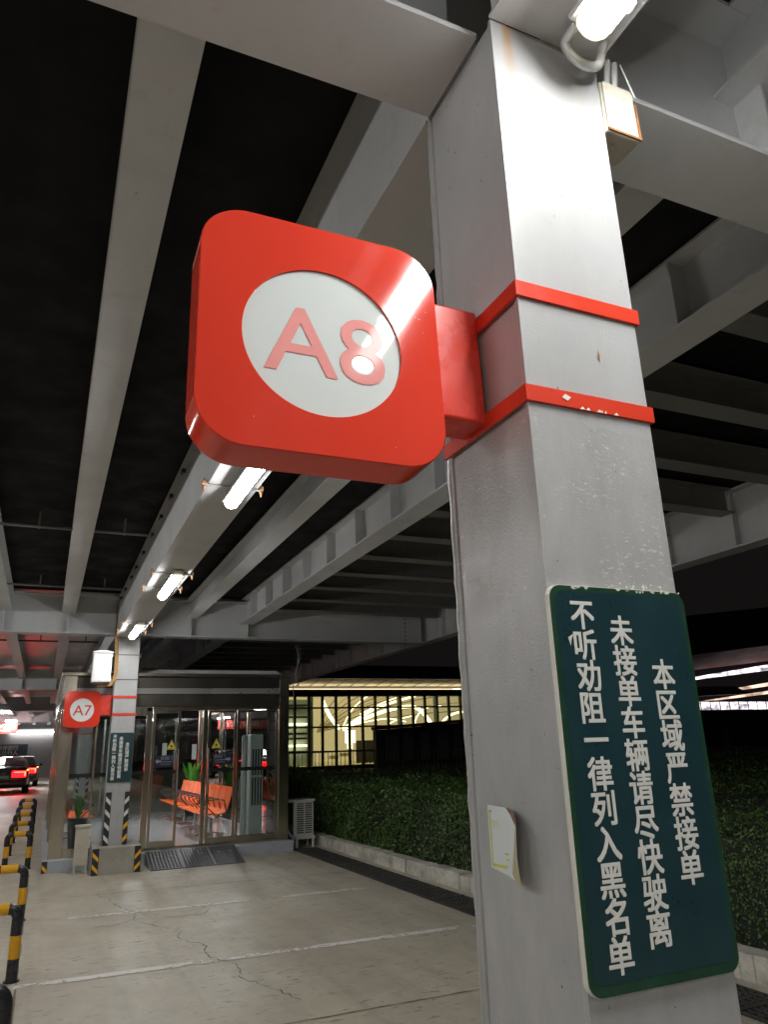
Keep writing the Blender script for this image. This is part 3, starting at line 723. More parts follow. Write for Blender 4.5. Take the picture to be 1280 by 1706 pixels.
hl = ['nearest black and yellow hoop barrier, cut by the photo\'s lower left corner', 'second nearest hoop barrier, yellow stripe on its right post', 'third hoop barrier from the camera, before the shelter corner', 'fourth hoop barrier, level with the shelter front', 'fifth hoop barrier, beside the shelter wall', 'sixth hoop barrier, third from the far end of the row', 'next to last hoop barrier of the row', 'farthest hoop barrier of the row, nearest the parked cars']
for i, yy in enumerate((3.63, 6.05, 8.55, 12.85, 14.55, 16.4, 18.2, 20.3)):
    o = hoop if i == 0 else copy_tree(hoop)
    o.location = (-1.135, yy, gz(yy)); o['label'] = hl[i]

# ------------------------------------------------------------------ glass shelter
YF, YB, XL, XR = 12.3, 20.6, -.72, 3.15
t = thing('glass_shelter', (1.2, YF, 0), 'glass waiting shelter framed in stainless steel beyond the far sign column', 'shelter')
m = MB(); m.box(XL - .05, XR + .05, YF - .2, YB + .1, -.01, .17); m.build('base', 'bluegrey', t, bevel=.01)
m = MB(); m.box(XL + .05, XR - .03, YF + .03, YB - .05, .1705, .185); m.build('floor', 'tile', t)
m = MB(); hatch(m, XL - .05, XL + .03, .0, .16, YF - .2035, 1, -1, [1], 0); m.box(XL - .051, XL + .03, YF - .203, YF - .2005, .0, .165); m.build('hazard_tape', ['black', 'yellow'], t)
def post(x0, x1, y0, y1, z0, z1, mat='steel', nm='post', bv=.004):
    m = MB(); m.box(x0, x1, y0, y1, z0, z1); return m.build(nm, mat, t, bevel=bv)
post(-.70, -.50, YF - .02, YF + .16, .17, 2.95); post(2.97, 3.15, YF - .02, YF + .16, .17, 2.95)
for x0 in (-.70, 3.02): post(x0, x0 + .13, YB - .13, YB, .17, 2.9)
for yy in (15.0, 17.8):
    post(XL + .02, XL + .10, yy, yy + .08, .17, 2.6); post(XR - .10, XR - .02, yy, yy + .08, .17, 2.6)
for (a, b) in ((.655, .75),): post(a, b, YF, YF + .08, .17, 2.37)
post(-.499, 2.969, YF - .03, YF + .12, 2.452, 2.65, 'steeld', 'door_header'); post(-.499, 2.969, YF - .055, YF + .12, 2.652, 2.75, 'steelb', 'header_trim')
post(-.499, 2.969, YF - .02, YF + .10, 2.752, 2.93, 'steeld', 'fascia'); post(-.74, 3.19, YF - .08, YF + .14, 2.951, 3.0, 'steel', 'cornice')
post(-.499, .654, YF, YF + .08, 2.30, 2.45, 'steel', 'frame_rail'); post(-.499, .654, YF, YF + .08, .171, .30, 'steel', 'frame_rail')
post(.751, 2.969, YF + .001, YF + .08, 2.38, 2.45, 'steel', 'frame_rail'); post(.751, 2.969, YF + .001, YF + .08, .171, .21, 'steel', 'frame_rail')
def leaf(x0, x1, y0, nm='sliding_door'):
    fw = .045
    m = MB()
    for (a, b, c, d) in ((x0, x0 + fw, .215, 2.375), (x1 - fw, x1, .215, 2.375), (x0 + fw, x1 - fw, .215, .30), (x0 + fw, x1 - fw, 2.335, 2.375)): m.box(a, b, y0, y0 + .04, c, d)
    d = m.build(nm, 'steel', t, bevel=.002)
    m = MB(); m.box(x0 + fw, x1 - fw, y0 + .014, y0 + .020, .30, 2.335); g = m.build('pane', 'glass', d, d['_o'])
    return d
dl = leaf(.76, 1.225, YF + .012); dr = leaf(1.70, 2.205, YF + .012)
fx = leaf(2.215, 2.965, YF + .03, 'fixed_light')
post(1.62, 1.69, YF + .045, YF + .079, .215, 2.378, 'steel', 'post', .002)
m = MB(); m.box(-.498, .654, YF + .03, YF + .036, .301, 2.299); m.build('pane', 'glass', t)
m = MB(); m.box(-.15, -.12, YF, YF + .06, .301, 2.299); m.build('post', 'steel', t)
for (x, nm) in ((XL + .05, 'l'), (XR - .06, 'r')):
    for (a, b) in ((YF + .161, 15.0), (15.08, 17.8), (17.88, YB - .131)):
        m = MB(); m.box(x, x + .008, a, b, .2, 2.6); m.build('side_pane', 'glass', t)
    m = MB(); m.box(x - .03, x + .03, YF + .161, YB - .131, 2.601, 2.9); m.build('side_fascia', 'steel', t)
m = MB(); m.box(-.56, 3.01, YB - .06, YB - .052, .2, 2.6); m.build('rear_pane', 'glass', t)
for x in np.arange(-.1, 3.0, .62): post(x, x + .05, YB - .05, YB - .01, .17, 2.6, 'steelb', 'rear_mullion')
m = MB(); m.box(XL + .0, XR - .0, YF + .13, YB, 2.901, 2.949); m.build('ceiling', 'wallg', t)
m = MB(); m.prism([(XL - .02, 3.001), (XR + .04, 3.001), (XR - .1, 3.12), (.85, 3.12), (.62, 3.06), (XL - .02, 3.06)], YF + .5, YB, 'y'); m.build('roof', 'beam', t, bevel=.01)
for (a, b) in ((-.498, -.15), (-.12, .655)):
    m = MB(); m.box(a, b, YF + .022, YF + .0285, 1.345, 1.405); m.build('black_stripe', 'stripe', t)
for d, (a, b) in ((dl, (.806, 1.179)), (dr, (1.746, 2.159)), (fx, (2.262, 2.919))):
    yo = YF + .020 if d is not fx else YF + .038
    m = MB(); m.box(a, b, yo, yo + .004, 1.345, 1.405); m.build('black_stripe', 'stripe', d)
for d, xa, xb, tx, arrow in ((dl, .795, 1.13, 1.0, -1), (dr, 1.80, 2.135, 1.93, 1)):
    xa, xb = max(xa, (.806 if d is dl else 1.747)), min(xb, (1.179 if d is dl else 2.158)); y0 = YF + .0175
    m = MB(); m.box(xa, xb, y0, y0 + .006, 1.455, 1.645); m.build('door_sticker', 'stick', d)
    m = MB(); xc = xa + .07 if arrow < 0 else xb - .07
    m.add([(xc + arrow * .045, y0 - .001, 1.55), (xc, y0 - .001, 1.59), (xc, y0 - .001, 1.565), (xc - arrow * .05, y0 - .001, 1.565), (xc - arrow * .05, y0 - .001, 1.535), (xc, y0 - .001, 1.535), (xc, y0 - .001, 1.51)], [(0, 1, 2, 3, 4, 5, 6)])
    put_text(m, '自动门', (xa + xb) / 2 - arrow * .05, 1.60, .068, y0 - .001)
    m.box((xa + xb) / 2 - .1 - arrow * .04, (xa + xb) / 2 + .1 - arrow * .04, y0 - .0012, y0 - .0008, 1.535, 1.543)
    m.box((xa + xb) / 2 - .09 - arrow * .04, (xa + xb) / 2 + .08 - arrow * .04, y0 - .0012, y0 - .0008, 1.50, 1.507)
    m.build('sticker_print', 'greyw', d)
    c = 1.085 if d is dl else 1.85; h = .16; y0 = YF + .009
    m = MB(); m.add([(c - .09, y0, 1.735), (c + .09, y0, 1.735), (c, y0, 1.735 + h)], [(0, 1, 2)]); m.add([(c - .077, y0 - .001, 1.742), (c + .077, y0 - .001, 1.742), (c, y0 - .001, 1.742 + .137)], [(0, 1, 2)], 1)
    m.add([(c - .067, y0 - .0015, 1.747), (c + .067, y0 - .0015, 1.747), (c, y0 - .0015, 1.747 + .12)], [(0, 1, 2)], 0)
    m.add([(c - .02, y0 - .002, 1.775), (c + .022, y0 - .002, 1.772), (c + .012, y0 - .002, 1.80), (c - .004, y0 - .002, 1.815), (c - .022, y0 - .002, 1.80)], [(0, 1, 2, 3, 4)], 1)
    m.add([(c - .04, y0 - .002, 1.755), (c + .04, y0 - .002, 1.755), (c + .04, y0 - .002, 1.761), (c - .04, y0 - .002, 1.761)], [(0, 1, 2, 3)], 1)
    m.build('warning_triangle', ['tri', 'stick'], d)
# door handle pulls
for x in (1.205, 1.715):
    m = MB(); m.box(x - .006, x + .006, YF - .006, YF + .011, 1.0, 1.74); m.build('door_edge', 'steelb', dl if x < 1.5 else dr)

for i, (x, y) in enumerate(((2.5, 13.9), (1.0, 16.5))):  # unseen lamps added to brighten the shelter floor and seats
    t3 = thing('shelter_lamp', (x, y, 2.84), ['white tube lamp under the shelter ceiling near the front right', 'white tube lamp under the shelter ceiling farther back'][i], 'lamp', 'lamps inside the shelter')
    m = MB(); m.box(x - .03, x + .03, y, y + 1.2, 2.815, 2.86); m.build('tube', emit('shelter_tube_' + 'ab'[i], (.93, .97, 1), 50), t3)
    m = MB(); m.box(x - .05, x + .05, y - .02, y + 1.22, 2.861, 2.90); m.build('housing', 'lampbody', t3)
# waiting benches
def make_bench(cx, y0, face, n, label):
    # rows of seats along y; face -1 looks toward -x
    t = thing('waiting_bench', (cx, y0, .185), label, 'bench', 'orange waiting benches')
    w_ = .52; L_ = n * w_; f = face; zb = .185
    m = MB(); m.box(cx - .03, cx + .03, y0, y0 + L_, zb + .33, zb + .38); m.build('beam', 'chrome', t, bevel=.004)
    for k in range(n):
        ya, yb = y0 + k * w_ + .02, y0 + (k + 1) * w_ - .02
        prof = [(.27, .415), (.25, .432), (.10, .425), (-.05, .415), (-.15, .43), (-.19, .47), (-.23, .60), (-.27, .75), (-.29, .86)]
        for nm, pr in (('seat', prof[:5]), ('backrest', prof[4:])):
            m = MB(); v = []
            for px, pz in pr: v += [(cx + f * px, ya, zb + pz), (cx + f * px, yb, zb + pz)]
            for px, pz in pr: v += [(cx + f * (px - .014), ya, zb + pz - .016), (cx + f * (px - .014), yb, zb + pz - .016)]
            q_ = len(pr); fs = []
            for i in range(q_ - 1):
                fs += [(2 * i, 2 * i + 1, 2 * i + 3, 2 * i + 2), (2 * (q_ + i) + 1, 2 * (q_ + i), 2 * (q_ + i) + 2, 2 * (q_ + i) + 3), (2 * i, 2 * i + 2, 2 * (q_ + i) + 2, 2 * (q_ + i)), (2 * i + 1, 2 * (q_ + i) + 1, 2 * (q_ + i) + 3, 2 * i + 3)]
            fs += [(0, 2 * q_, 2 * q_ + 1, 1), (2 * q_ - 2, 2 * q_ - 1, 4 * q_ - 1, 4 * q_ - 2)]
            m.add(v, fs, 0, False); m.build(nm, 'slat', t)
    for k in range(n + 1):
        yy = y0 + k * w_
        m = MB(); m.tube([(cx - f * .18, yy, zb + .46), (cx - f * .14, yy, zb + .64), (cx + f * .0, yy, zb + .655), (cx + f * .18, yy, zb + .65), (cx + f * .235, yy, zb + .62), (cx + f * .21, yy, zb + .57), (cx + f * .02, yy, zb + .40)], .011, 8); m.build('armrest', 'wire', t)
    for yy in (y0 + .5, y0 + L_ - .5):
        m = MB(); m.tube([(cx, yy, zb + .34), (cx, yy, zb + .06)], .025, 8); m.tube([(cx - .27, yy, zb + .02), (cx - .1, yy, zb + .05), (cx + .1, yy, zb + .05), (cx + .27, yy, zb + .02)], .018, 8); m.build('leg', 'chrome', t)
    return t
make_bench(2.08, 13.25, -1, 5, 'bright orange seat row inside the shelter nearest the sliding doors')
make_bench(2.08, 16.15, -1, 5, 'orange seat row inside the shelter behind the nearest row')
make_bench(-.22, 14.3, 1, 4, 'orange seat row along the left glass wall of the shelter')
def plant(x, y, h, zb, n, label, potr=.15, poth=.35, wide=.05):
    t = thing('potted_plant', (x, y, zb), label, 'plant')
    m = MB(); m.tube([(x, y, zb), (x, y, zb + poth * .9), (x, y, zb + poth)], potr, 16, rs=[potr * .75, potr, potr * 1.08]); m.build('pot', 'pot', t)
    m = MB()
    for k in range(n):
        a = k * 2.4; ln = h * random.uniform(.55, 1); sp = random.uniform(.08, .32) * ln; b = (math.cos(a), math.sin(a)); pr = None; vs = []
        for i in range(6):
            u = i / 5; r = sp * u ** 1.6 + .02; ww = wide * math.sin(math.pi * min(1, .12 + u * .85)) * random.uniform(.9, 1.1)
            p = Vector((x + b[0] * r, y + b[1] * r, zb + poth + ln * (u - .12 * u * u))); s = Vector((-b[1], b[0], 0)) * ww
            vs += [p + s, p - s + Vector((0, 0, .01))]
        m.add(vs, [(2 * i, 2 * i + 1, 2 * i + 3, 2 * i + 2) for i in range(5)], 0, True)
    m.build('leaves', 'pleaf', t); return t
plant(2.62, 18.9, 1.05, .185, 26, 'tall leafy plant standing behind the orange seats in the shelter', .18, .4, .075)
plant(-.28, 12.85, .42, .185, 22, 'bushy plant in a tall dark pot at the left corner of the shelter', .16, .52, .05)
t = thing('air_conditioner', (2.75, 13.0, .185), 'tall pale floor standing air conditioner with vertical slots behind the right glass pane', 'air conditioner')
m = MB(); m.box(2.63, 2.87, 13.0, 13.28, .185, 1.96); m.build('cabinet', 'acg', t, bevel=.01)
m = MB()
for k in range(4):
    for (a, b) in ((.72, 1.20), (1.24, 1.70)): m.box(2.665 + k * .052, 2.695 + k * .052, 12.994, 12.9995, a, b)
m.build('grille', 'acd', t)
t = thing('round_cabinet', (2.53, 13.05, .185), 'slim pale column shaped cabinet left of the slotted air conditioner', 'cabinet')
m = MB(); m.tube([(2.53, 13.05, .185), (2.53, 13.05, 1.92), (2.53, 13.05, 1.955)], .05, 18, rs=[.055, .055, .04]); m.build('body', 'acg', t)
m = MB(); m.box(2.505, 2.53, 12.988, 12.9955, .6, 1.85); m.build('front_strip', 'paper', t)
for i, (x, y, z0, z1) in enumerate(((2.05, 20.50, 1.5, 1.95), (2.85, 20.50, 1.5, 1.9))):
    m = MB(); m.box(x, x + .12, y - .006, y, z0, z1); tag(m.build('paper_notice', 'paper', None, (x, y, z0)), ['pale paper strip on the rear glass left of the air conditioner', 'pale paper strip on the rear glass right of the air conditioner'][i], 'notice')

m = MB(); m.tube([(3.25 + .10 * math.sin(u * 5) * (1 - u), 12.25 + .06 * u, 3.55 - .95 * u) for u in np.linspace(0, 1, 16)], .008, 6); m.tube([(3.30 + .05 * math.sin(u * 7), 12.22, 3.55 - .8 * u) for u in np.linspace(0, 1, 16)], .006, 6)
tag(m.build('dangling_cable', 'greyrub', None, (3.25, 12.3, 3)), 'loose grey cables dangling above the right corner of the shelter', 'cable')
# threshold ramps
def ramp_obj(x0, x1, label):
    t = thing('threshold_ramp', (x0, 11.7, 0), label, 'ramp', 'rubber ramps at the shelter door')
    ya, yb = 11.32, 12.095
    m = MB(); m.prism([(ya, .0), (ya, .012), (yb, .19), (yb, .0)], x0, x1, 'x'); sl = (.178) / (yb - ya)
    for i in range(13):
        for j in range(9):
            yy = ya + .05 + i * .055; xx = x0 + .04 + j * (x1 - x0 - .08) / 8; zz = .012 + (yy - ya) * sl
            m.box(xx - .012, xx + .012, yy - .008, yy + .008, zz - .004, zz + .007)
    m.build('wedge', 'rubber', t)
    for xx in (x0 - .003, x1 - .003):
        m = MB(); m.prism([(ya, .0), (ya, .017), (yb, .196), (yb, .0)], xx, xx + .0065, 'x'); m.build('worn_edge', 'greyrub', t)
    for sx in (.3, .7):
        m = MB(); xx = x0 + (x1 - x0) * sx; yy = ya + .5; zz = .012 + .5 * sl; m.tube([(xx, yy, zz), (xx, yy, zz + .009)], .02, 10); m.build('fixing_bolt', 'zinc', t)
ramp_obj(.73, 1.225, 'left one of three black rubber ramps at the shelter door')
ramp_obj(1.235, 1.70, 'middle one of three black rubber ramps at the shelter door')
ramp_obj(1.71, 2.165, 'right one of three black rubber ramps at the shelter door')

# beige folded board stand beside the plinth
t = thing('plastic_board_stand', (-.25, 11.75, 0), 'beige plastic upright board on short legs between plinth and shelter corner', 'board')
m = MB(); m.prism(rrect(-.345, -.15, .12, .64, .012, 3), 11.70, 11.80, 'y'); m.build('body', 'binp', t, bevel=.006)
m = MB(); m.box(-.36, -.135, 11.685, 11.815, .641, .68); m.build('cap', 'binp', t, bevel=.008)
for x in (-.335, -.175):
    for y in (11.71, 11.78): m = MB(); m.box(x, x + .022, y, y + .02, 0, .1195); m.build('leg', 'binp', t)

# outdoor condenser
t = thing('outdoor_condenser', (3.5, 12.6, 0), 'white outdoor condenser unit on a low stand beside the shelter', 'air conditioner')
m = MB(); m.box(3.33, 3.70, 12.52, 12.86, .19, .765); m.box(3.22, 3.329, 12.56, 12.84, .2, .74, 1); m.build('casing', ['acw', 'carglass'], t, bevel=.006)
m = MB(); m.box(3.19, 3.72, 12.49, 12.88, .766, .80); m.build('top_cover', 'acw', t, bevel=.004)
m = MB()
for r in range(14):
    for (a, b) in ((3.385, 3.515), (3.54, 3.67)): m.box(a, b, 12.515, 12.5195, .235 + r * .037, .255 + r * .037)
m.build('grille', 'acd', t)
m = MB(); m.box(3.36, 3.72, 12.5, 12.86, .14, .189); m.build('stand_frame', 'acw', t)
for x in (3.37, 3.67):
    for y in (12.51, 12.82): m = MB(); m.box(x, x + .035, y, y + .035, 0, .1395); m.build('leg', 'acw', t)
m = MB()
for k in range(4): m.tube([(3.2, 12.5 + .03 * k, .30 + .02 * k), (3.26, 12.46 + .03 * k, .22), (3.33, 12.5 + .02 * k, .16 + .01 * k), (3.3, 12.48, .05)], .012, 8)
tag(m.build('condenser_hose', 'conduit', None, (3.25, 12.5, 0)), 'tangle of insulated hoses beside the white outdoor condenser', 'hose')

# ------------------------------------------------------------------ cars
def make_car(x, y, z, label, rear=True):
    t = thing('parked_car', (x, y, z), label, 'car', 'dark cars in the lane')
    # cross-sections from rear (y=0) to front (y=4.7): half widths and heights
    st = [(0.0, .55, .78, .80, .95), (.05, .32, .84, .86, 1.02), (.35, .24, .90, .90, 1.08), (.9, .22, .92, .91, 1.06), (2.3, .22, .93, .91, .98), (3.6, .24, .92, .88, .92), (4.45, .28, .84, .78, .74), (4.7, .40, .70, .64, .58)]
    m = MB(); vs = []; n = 14
    for (yy, zl, hw, hs, zt) in st:
        ring = [(-hw * .86, zl), (-hw, zl + .14), (-hw, zt * .62), (-hs, zt * .86), (-hs * .93, zt * .97), (-hs * .6, zt), (0, zt + .01), (hs * .6, zt), (hs * .93, zt * .97), (hs, zt * .86), (hw, zt * .62), (hw, zl + .14), (hw * .86, zl), (0, zl)]
        vs += [(x + a, y + yy, z + b) for a, b in ring]
    m.add(vs, [(i * n + j, i * n + (j + 1) % n, (i + 1) * n + (j + 1) % n, (i + 1) * n + j) for i in range(len(st) - 1) for j in range(n)], 0, True)
    m.add(vs[:n], [tuple(range(n))]); m.add(vs[-n:], [tuple(range(n))])
    m.build('body', 'carp', t)
    cab = [(.30, .84, 1.06), (1.15, .66, 1.40), (1.9, .64, 1.46), (2.5, .66, 1.42), (3.35, .82, .99)]
    m = MB(); vs = []
    for (yy, hw, zz) in cab: vs += [(x - hw, y + yy, z + zz), (x - hw * .6, y + yy, z + zz + .02), (x + hw * .6, y + yy, z + zz + .02), (x + hw, y + yy, z + zz)]
    m.add(vs, [(4 * i + j, 4 * i + j + 1, 4 * i + j + 5, 4 * i + j + 4) for i in range(4) for j in range(3)], 0, True)
    m.build('roof', 'carp', t)
    m = MB(); m.add([(x - .76, y + .34, z + 1.085), (x + .76, y + .34, z + 1.085), (x + .6, y + 1.12, z + 1.40), (x - .6, y + 1.12, z + 1.40)], [(0, 1, 2, 3)])
    m.v = [(a, b - .012, c + .022) for a, b, c in m.v]; m.build('rear_window', 'carglass', t)
    for s in (-1, 1):
        m = MB(); m.add([(x + s * .885, y + .75, z + 1.02), (x + s * .90, y + 3.0, z + .98), (x + s * .68, y + 2.45, z + 1.39), (x + s * .665, y + 1.25, z + 1.37)], [(0, 1, 2, 3)]); m.build('side_window', 'carglass', t)
        for yy in (.95, 3.75):
            m = MB(); m.tube([(x + s * .70, y + yy, z + .33), (x + s * .925, y + yy, z + .33)], .33, 24); wh = m.build('wheel', 'tyre', t)
            m = MB(); m.tube([(x + s * .90, y + yy, z + .33), (x + s * .932, y + yy, z + .33)], .21, 20); m.build('rim', 'chrome', wh)
        m = MB(); m.box(x + min(s * .32, s * .82), x + max(s * .32, s * .82), y - .022, y + .03, z + .66, z + .90); tl = m.build('tail_light', 'tail', t, bevel=.01)
        m = MB(); m.box(x + min(s * .40, s * .80), x + max(s * .40, s * .80), y - .030, y - .0225, z + .845, z + .865); m.box(x + s * .775 - .015, x + s * .775 + .015, y - .030, y - .0225, z + .70, z + .844); m.build('light_bar', 'tailhot', tl)
        m = MB(); m.box(x + s * .86 - .03, x + s * .86 + .03, y + .02, y + .10, z + .90, z + .96); m.build('indicator', 'amber', t)
        m = MB(); m.prism([(x + s * .92, z + .98), (x + s * 1.05, z + .98), (x + s * 1.05, z + 1.09), (x + s * .92, z + 1.08)], y + 2.75, y + 2.85, 'y'); m.build('wing_mirror', 'carp', t)
    m = MB(); m.box(x - .22, x + .22, y - .012, y + .03, z + .64, z + .74); m.build('number_plate', 'plate', t)
    m = MB(); m.box(x - .8, x + .8, y - .012, y + .05, z + .36, z + .50); m.build('bumper', 'carglass', t, bevel=.02)
    t.scale = (1, 1, .94); return t
make_car(-2.25, 32.0, gz(32.0) - .02, 'black car with glowing red tail lights and a green plate in the lane')
make_car(-1.95, 39.0, gz(39.0), 'dark car just ahead of the car with the green plate, one tail light showing')

# ------------------------------------------------------------------ end of the lane
zf = gz(57)
m = MB(); m.box(-14, 4, 57.2, 57.4, 0, 3.6)
t_ = tag(m.build('end_wall', 'wallg', None, (-3, 57.2, 0)), 'plain grey wall closing the far end of the lane', 'wall')
m = MB(); m.box(-3.1, -.2, 56.9, 57.0, 3.32, 3.42); tag(m.build('wall_light', emit('wall_light_strip', (1, .98, .95), 3.5), None, (-1.6, 57, 3.3)), 'long white light strip along the top of the far end wall', 'lamp')
t = thing('navy_banner', (-3, 57, 1.8), 'dark blue banner with two lines of white writing on the far wall above the cars', 'banner')
m = MB(); m.box(-6.2, -1.92, 57.12, 57.16, 1.86, 2.62); m.build('panel', 'banner', t)
m = MB(); put_text(m, '车不逗留 即停即行', -3.85, 2.40, .33, 57.11, .01); put_text(m, '文明驾车 礼让行人', -3.85, 2.08, .33, 57.11, .01); m.build('lettering', 'white', t)
t = thing('hanging_sign', (-3.4, 44.8, 3), 'red hanging sign with white writing over the lane', 'sign')
m = MB(); m.box(-5.6, -2.33, 44.8, 44.9, 2.98, 3.5); m.build('panel', 'bannerr', t)
m = MB(); put_text(m, '网约车上客点', -3.75, 3.26, .36, 44.79, .01); m.build('lettering', 'white', t)
m = MB(); m.box(-5.3, -5.27, 44.84, 44.86, 3.501, 4.2); m.box(-2.7, -2.67, 44.84, 44.86, 3.501, 4.2); m.build('hanger', 'zinc', t)

# ------------------------------------------------------------------ planting
def leaves(n, box, size, keep=None, face=None):
    x0, x1, y0, y1, z0, z1 = box
    P = np.column_stack([rng.uniform(x0, x1, n), rng.uniform(y0, y1, n), rng.uniform(z0, z1, n)])
    return P
def hedge(name, label, x0, x1, y0, y1, h, spec, cat='hedge', amp=.07):
    t = thing(name, ((x0 + x1) / 2, (y0 + y1) / 2, 0), label, cat)
    m = MB(); m.box(x0 + .12, x1 - .1, y0 + .12, y1 - .1, -.02, h - .14); m.build('branches', 'twig', t)
    P = []; Nn = []
    def top(x, y): return h + amp * (np.sin(x * 2.3 + y * 1.1) * .5 + np.sin(y * 3.7 - x) * .35 + np.sin(x * 5.1 + y * 6.3) * .25)
    for (side, n) in spec:
        if side == 'W': p = np.column_stack([x0 + .10 + rng.normal(0, .035, n) + .05 * np.sin(np.linspace(0, 300, n)), rng.uniform(y0, y1, n), rng.uniform(0.03, h, n)]); nn = np.tile([-1, 0, .35], (n, 1))
        elif side == 'S': p = np.column_stack([rng.uniform(x0, x1, n), y0 + .10 + rng.normal(0, .035, n), rng.uniform(0.03, h, n)]); nn = np.tile([0, -1, .35], (n, 1))
        else:
            a = rng.uniform(x0, x1, n) if side == 'T' else x0 + (x1 - x0) * rng.uniform(0, 1, n) ** 2.2
            b = rng.uniform(y0, y1, n); p = np.column_stack([a, b, top(a, b) - np.abs(rng.normal(0, .05, n))]); nn = np.tile([-.2, -.2, 1], (n, 1))
        if side in 'WS': p[:, 0 if side == 'W' else 1] += .06 * np.sin(p[:, 1 if side == 'W' else 0] * 4.1 + p[:, 2] * 5) * .7
        P.append(p); Nn.append(nn)
    P = np.vstack(P); Nn = np.vstack(Nn).astype(float); n = len(P)
    Nn += rng.normal(0, .55, (n, 3)); Nn /= np.linalg.norm(Nn, axis=1)[:, None]
    U = np.cross(Nn, rng.normal(0, 1, (n, 3))); U /= np.linalg.norm(U, axis=1)[:, None]; V = np.cross(Nn, U)
    dist = np.linalg.norm(P - np.array([-.9, -1.2, 1.6]), axis=1)
    s = (rng.uniform(.009, .023, n) * np.clip(dist / 9, .8, 4.0))[:, None]
    q_ = np.stack([P - U * s, P + V * s * .55 , P + U * s, P - V * s * .55], axis=1).reshape(-1, 3)
    me = bpy.data.meshes.new('foliage'); me.vertices.add(4 * n); me.loops.add(4 * n); me.polygons.add(n)
    org = np.array(t['_o']); me.vertices.foreach_set('co', (q_ - org).ravel()); me.loops.foreach_set('vertex_index', np.arange(4 * n)); me.polygons.foreach_set('loop_start', np.arange(n) * 4)
    me.update(calc_edges=True); me.materials.append(M_['leaf'])
    o = bpy.data.objects.new('foliage', me); COL.objects.link(o); o.parent = t
    return t
hedge('hedge', 'long clipped green hedge behind the whitewashed kerb', 4.02, 13, -4, 13.2, 1.04, [('W', 60000), ('X', 46000)], 'hedge', .13)
hedge('hedge', 'low dark planting beyond the clipped hedge toward the fence', 5.5, 40, 16, 26, .95, [('S', 9000), ('W', 3000), ('T', 16000)])
hedge('shrub', 'dark rounded shrub beside the shelter corner', 3.45, 4.25, 13.6, 15.2, 1.22, [('W', 1800), ('S', 3500), ('T', 1500)], 'shrub', .12)

# ------------------------------------------------------------------ fence and buildings across the planting
t = thing('railing_fence', (20, 30, 0), 'thin dark railing fence running across behind the planting', 'fence')
P0, P1 = (6.0, 33.0, 1.66, .3), (44.0, 29.0, .82, -.05)
def fp(u): return tuple(P0[i] + (P1[i] - P0[i]) * u for i in range(4))
m = MB(); a, b = fp(0), fp(1); m.tube([(a[0], a[1], a[2]), (b[0], b[1], b[2])], .03, 6); m.build('top_rail', 'fence', t)
m = MB(); m.tube([(a[0], a[1], a[3] + .1), (b[0], b[1], b[3] + .1)], .02, 6); m.build('bottom_rail', 'fence', t)
m = MB()
for i in range(190):
    a = fp((i + .5) / 190); m.box(a[0] - .012, a[0] + .012, a[1] - .012, a[1] + .012, a[3] - .3, a[2] - .02)
m.build('pickets', 'fence', t)['kind'] = 'stuff'

# glazed hall
FY = 60.0; X0_, X1_ = 13.5, 44.0
t = thing('terminal_hall', (28, FY, 0), 'brightly lit glass fronted hall glowing yellow behind the planting', 'building')
mx = []
x = 15.55
m = MB()
while x < X1_: mx.append(x); x += 1.22
for x in mx: m.box(x - .09, x + .09, FY - .18, FY + .1, .3, 6.0)
m.build('mullions', 'fin', t)
m = MB()
for z in (1.42, 3.40, 4.97): m.box(X0_, X1_, FY - .12, FY + .08, z - .07, z + .07)
m.build('transoms', 'fin', t)
m = MB(); m.box(X0_, X1_, FY - .45, FY + .4, 5.90, 6.44); m.box(X0_, X1_, FY - .9, FY - .451, 6.30, 6.44); m.build('head_beam', 'fin', t)
m = MB()
for (za, zb) in ((.3, 1.35), (1.49, 3.33), (3.47, 4.90), (5.04, 5.899)): m.box(X0_, X1_, FY, FY + .02, za, zb)
m.build('glazing', 'tglass', t)
m = MB(); m.add([(X0_, FY - .1, 6.75), (X1_, FY - .1, 6.75), (X1_, FY - 2.8, 7.1), (X0_, FY - 2.8, 7.1)], [(0, 1, 2, 3)])
for x in np.arange(X0_ + .8, X1_, 1.22): m.add([(x, FY - .1, 6.74), (x + .12, FY - .1, 6.74), (x + .12, FY - 2.8, 7.09), (x, FY - 2.8, 7.09)], [(0, 1, 2, 3)], 1)
m.build('soffit', ['cream', 'fin'], t)
m = MB(); m.box(X0_, X1_, FY - .8, FY - .5, 6.445, 6.465); m.build('cove_light', 'cove', t)  # unseen strip added behind the head beam to brighten the soffit
m = MB(); m.box(X0_, X1_ + 4, FY - 3.4, FY + .4, 7.12, 8.2); m.box(X0_, X1_ + 4, FY + .401, FY + 20, 8.0, 8.2); m.build('roof', 'dpanel', t)
m = MB(); m.box(X0_, X1_, FY + 17, FY + 17.2, .3, 7.99); m.box(X0_, X0_ + .2, FY + .3, FY + 17, .3, 7.99); m.build('rear_wall', 'warmwall', t)
m = MB(); m.box(X0_, X1_, FY + .4, FY + 17, .28, .3); m.build('hall_floor', 'cream', t)
m = MB(); v = []
xs = np.linspace(X0_, X1_, 60)
for xx in xs: v += [(xx, FY + .5, 6.3), (xx, FY + 17, 7.6 - .3 * math.cos((xx - 20) * .45))]
m.add(v, [(2 * i, 2 * i + 1, 2 * i + 3, 2 * i + 2) for i in range(59)], 0, True); m.build('vaulted_ceiling', 'warm', t)
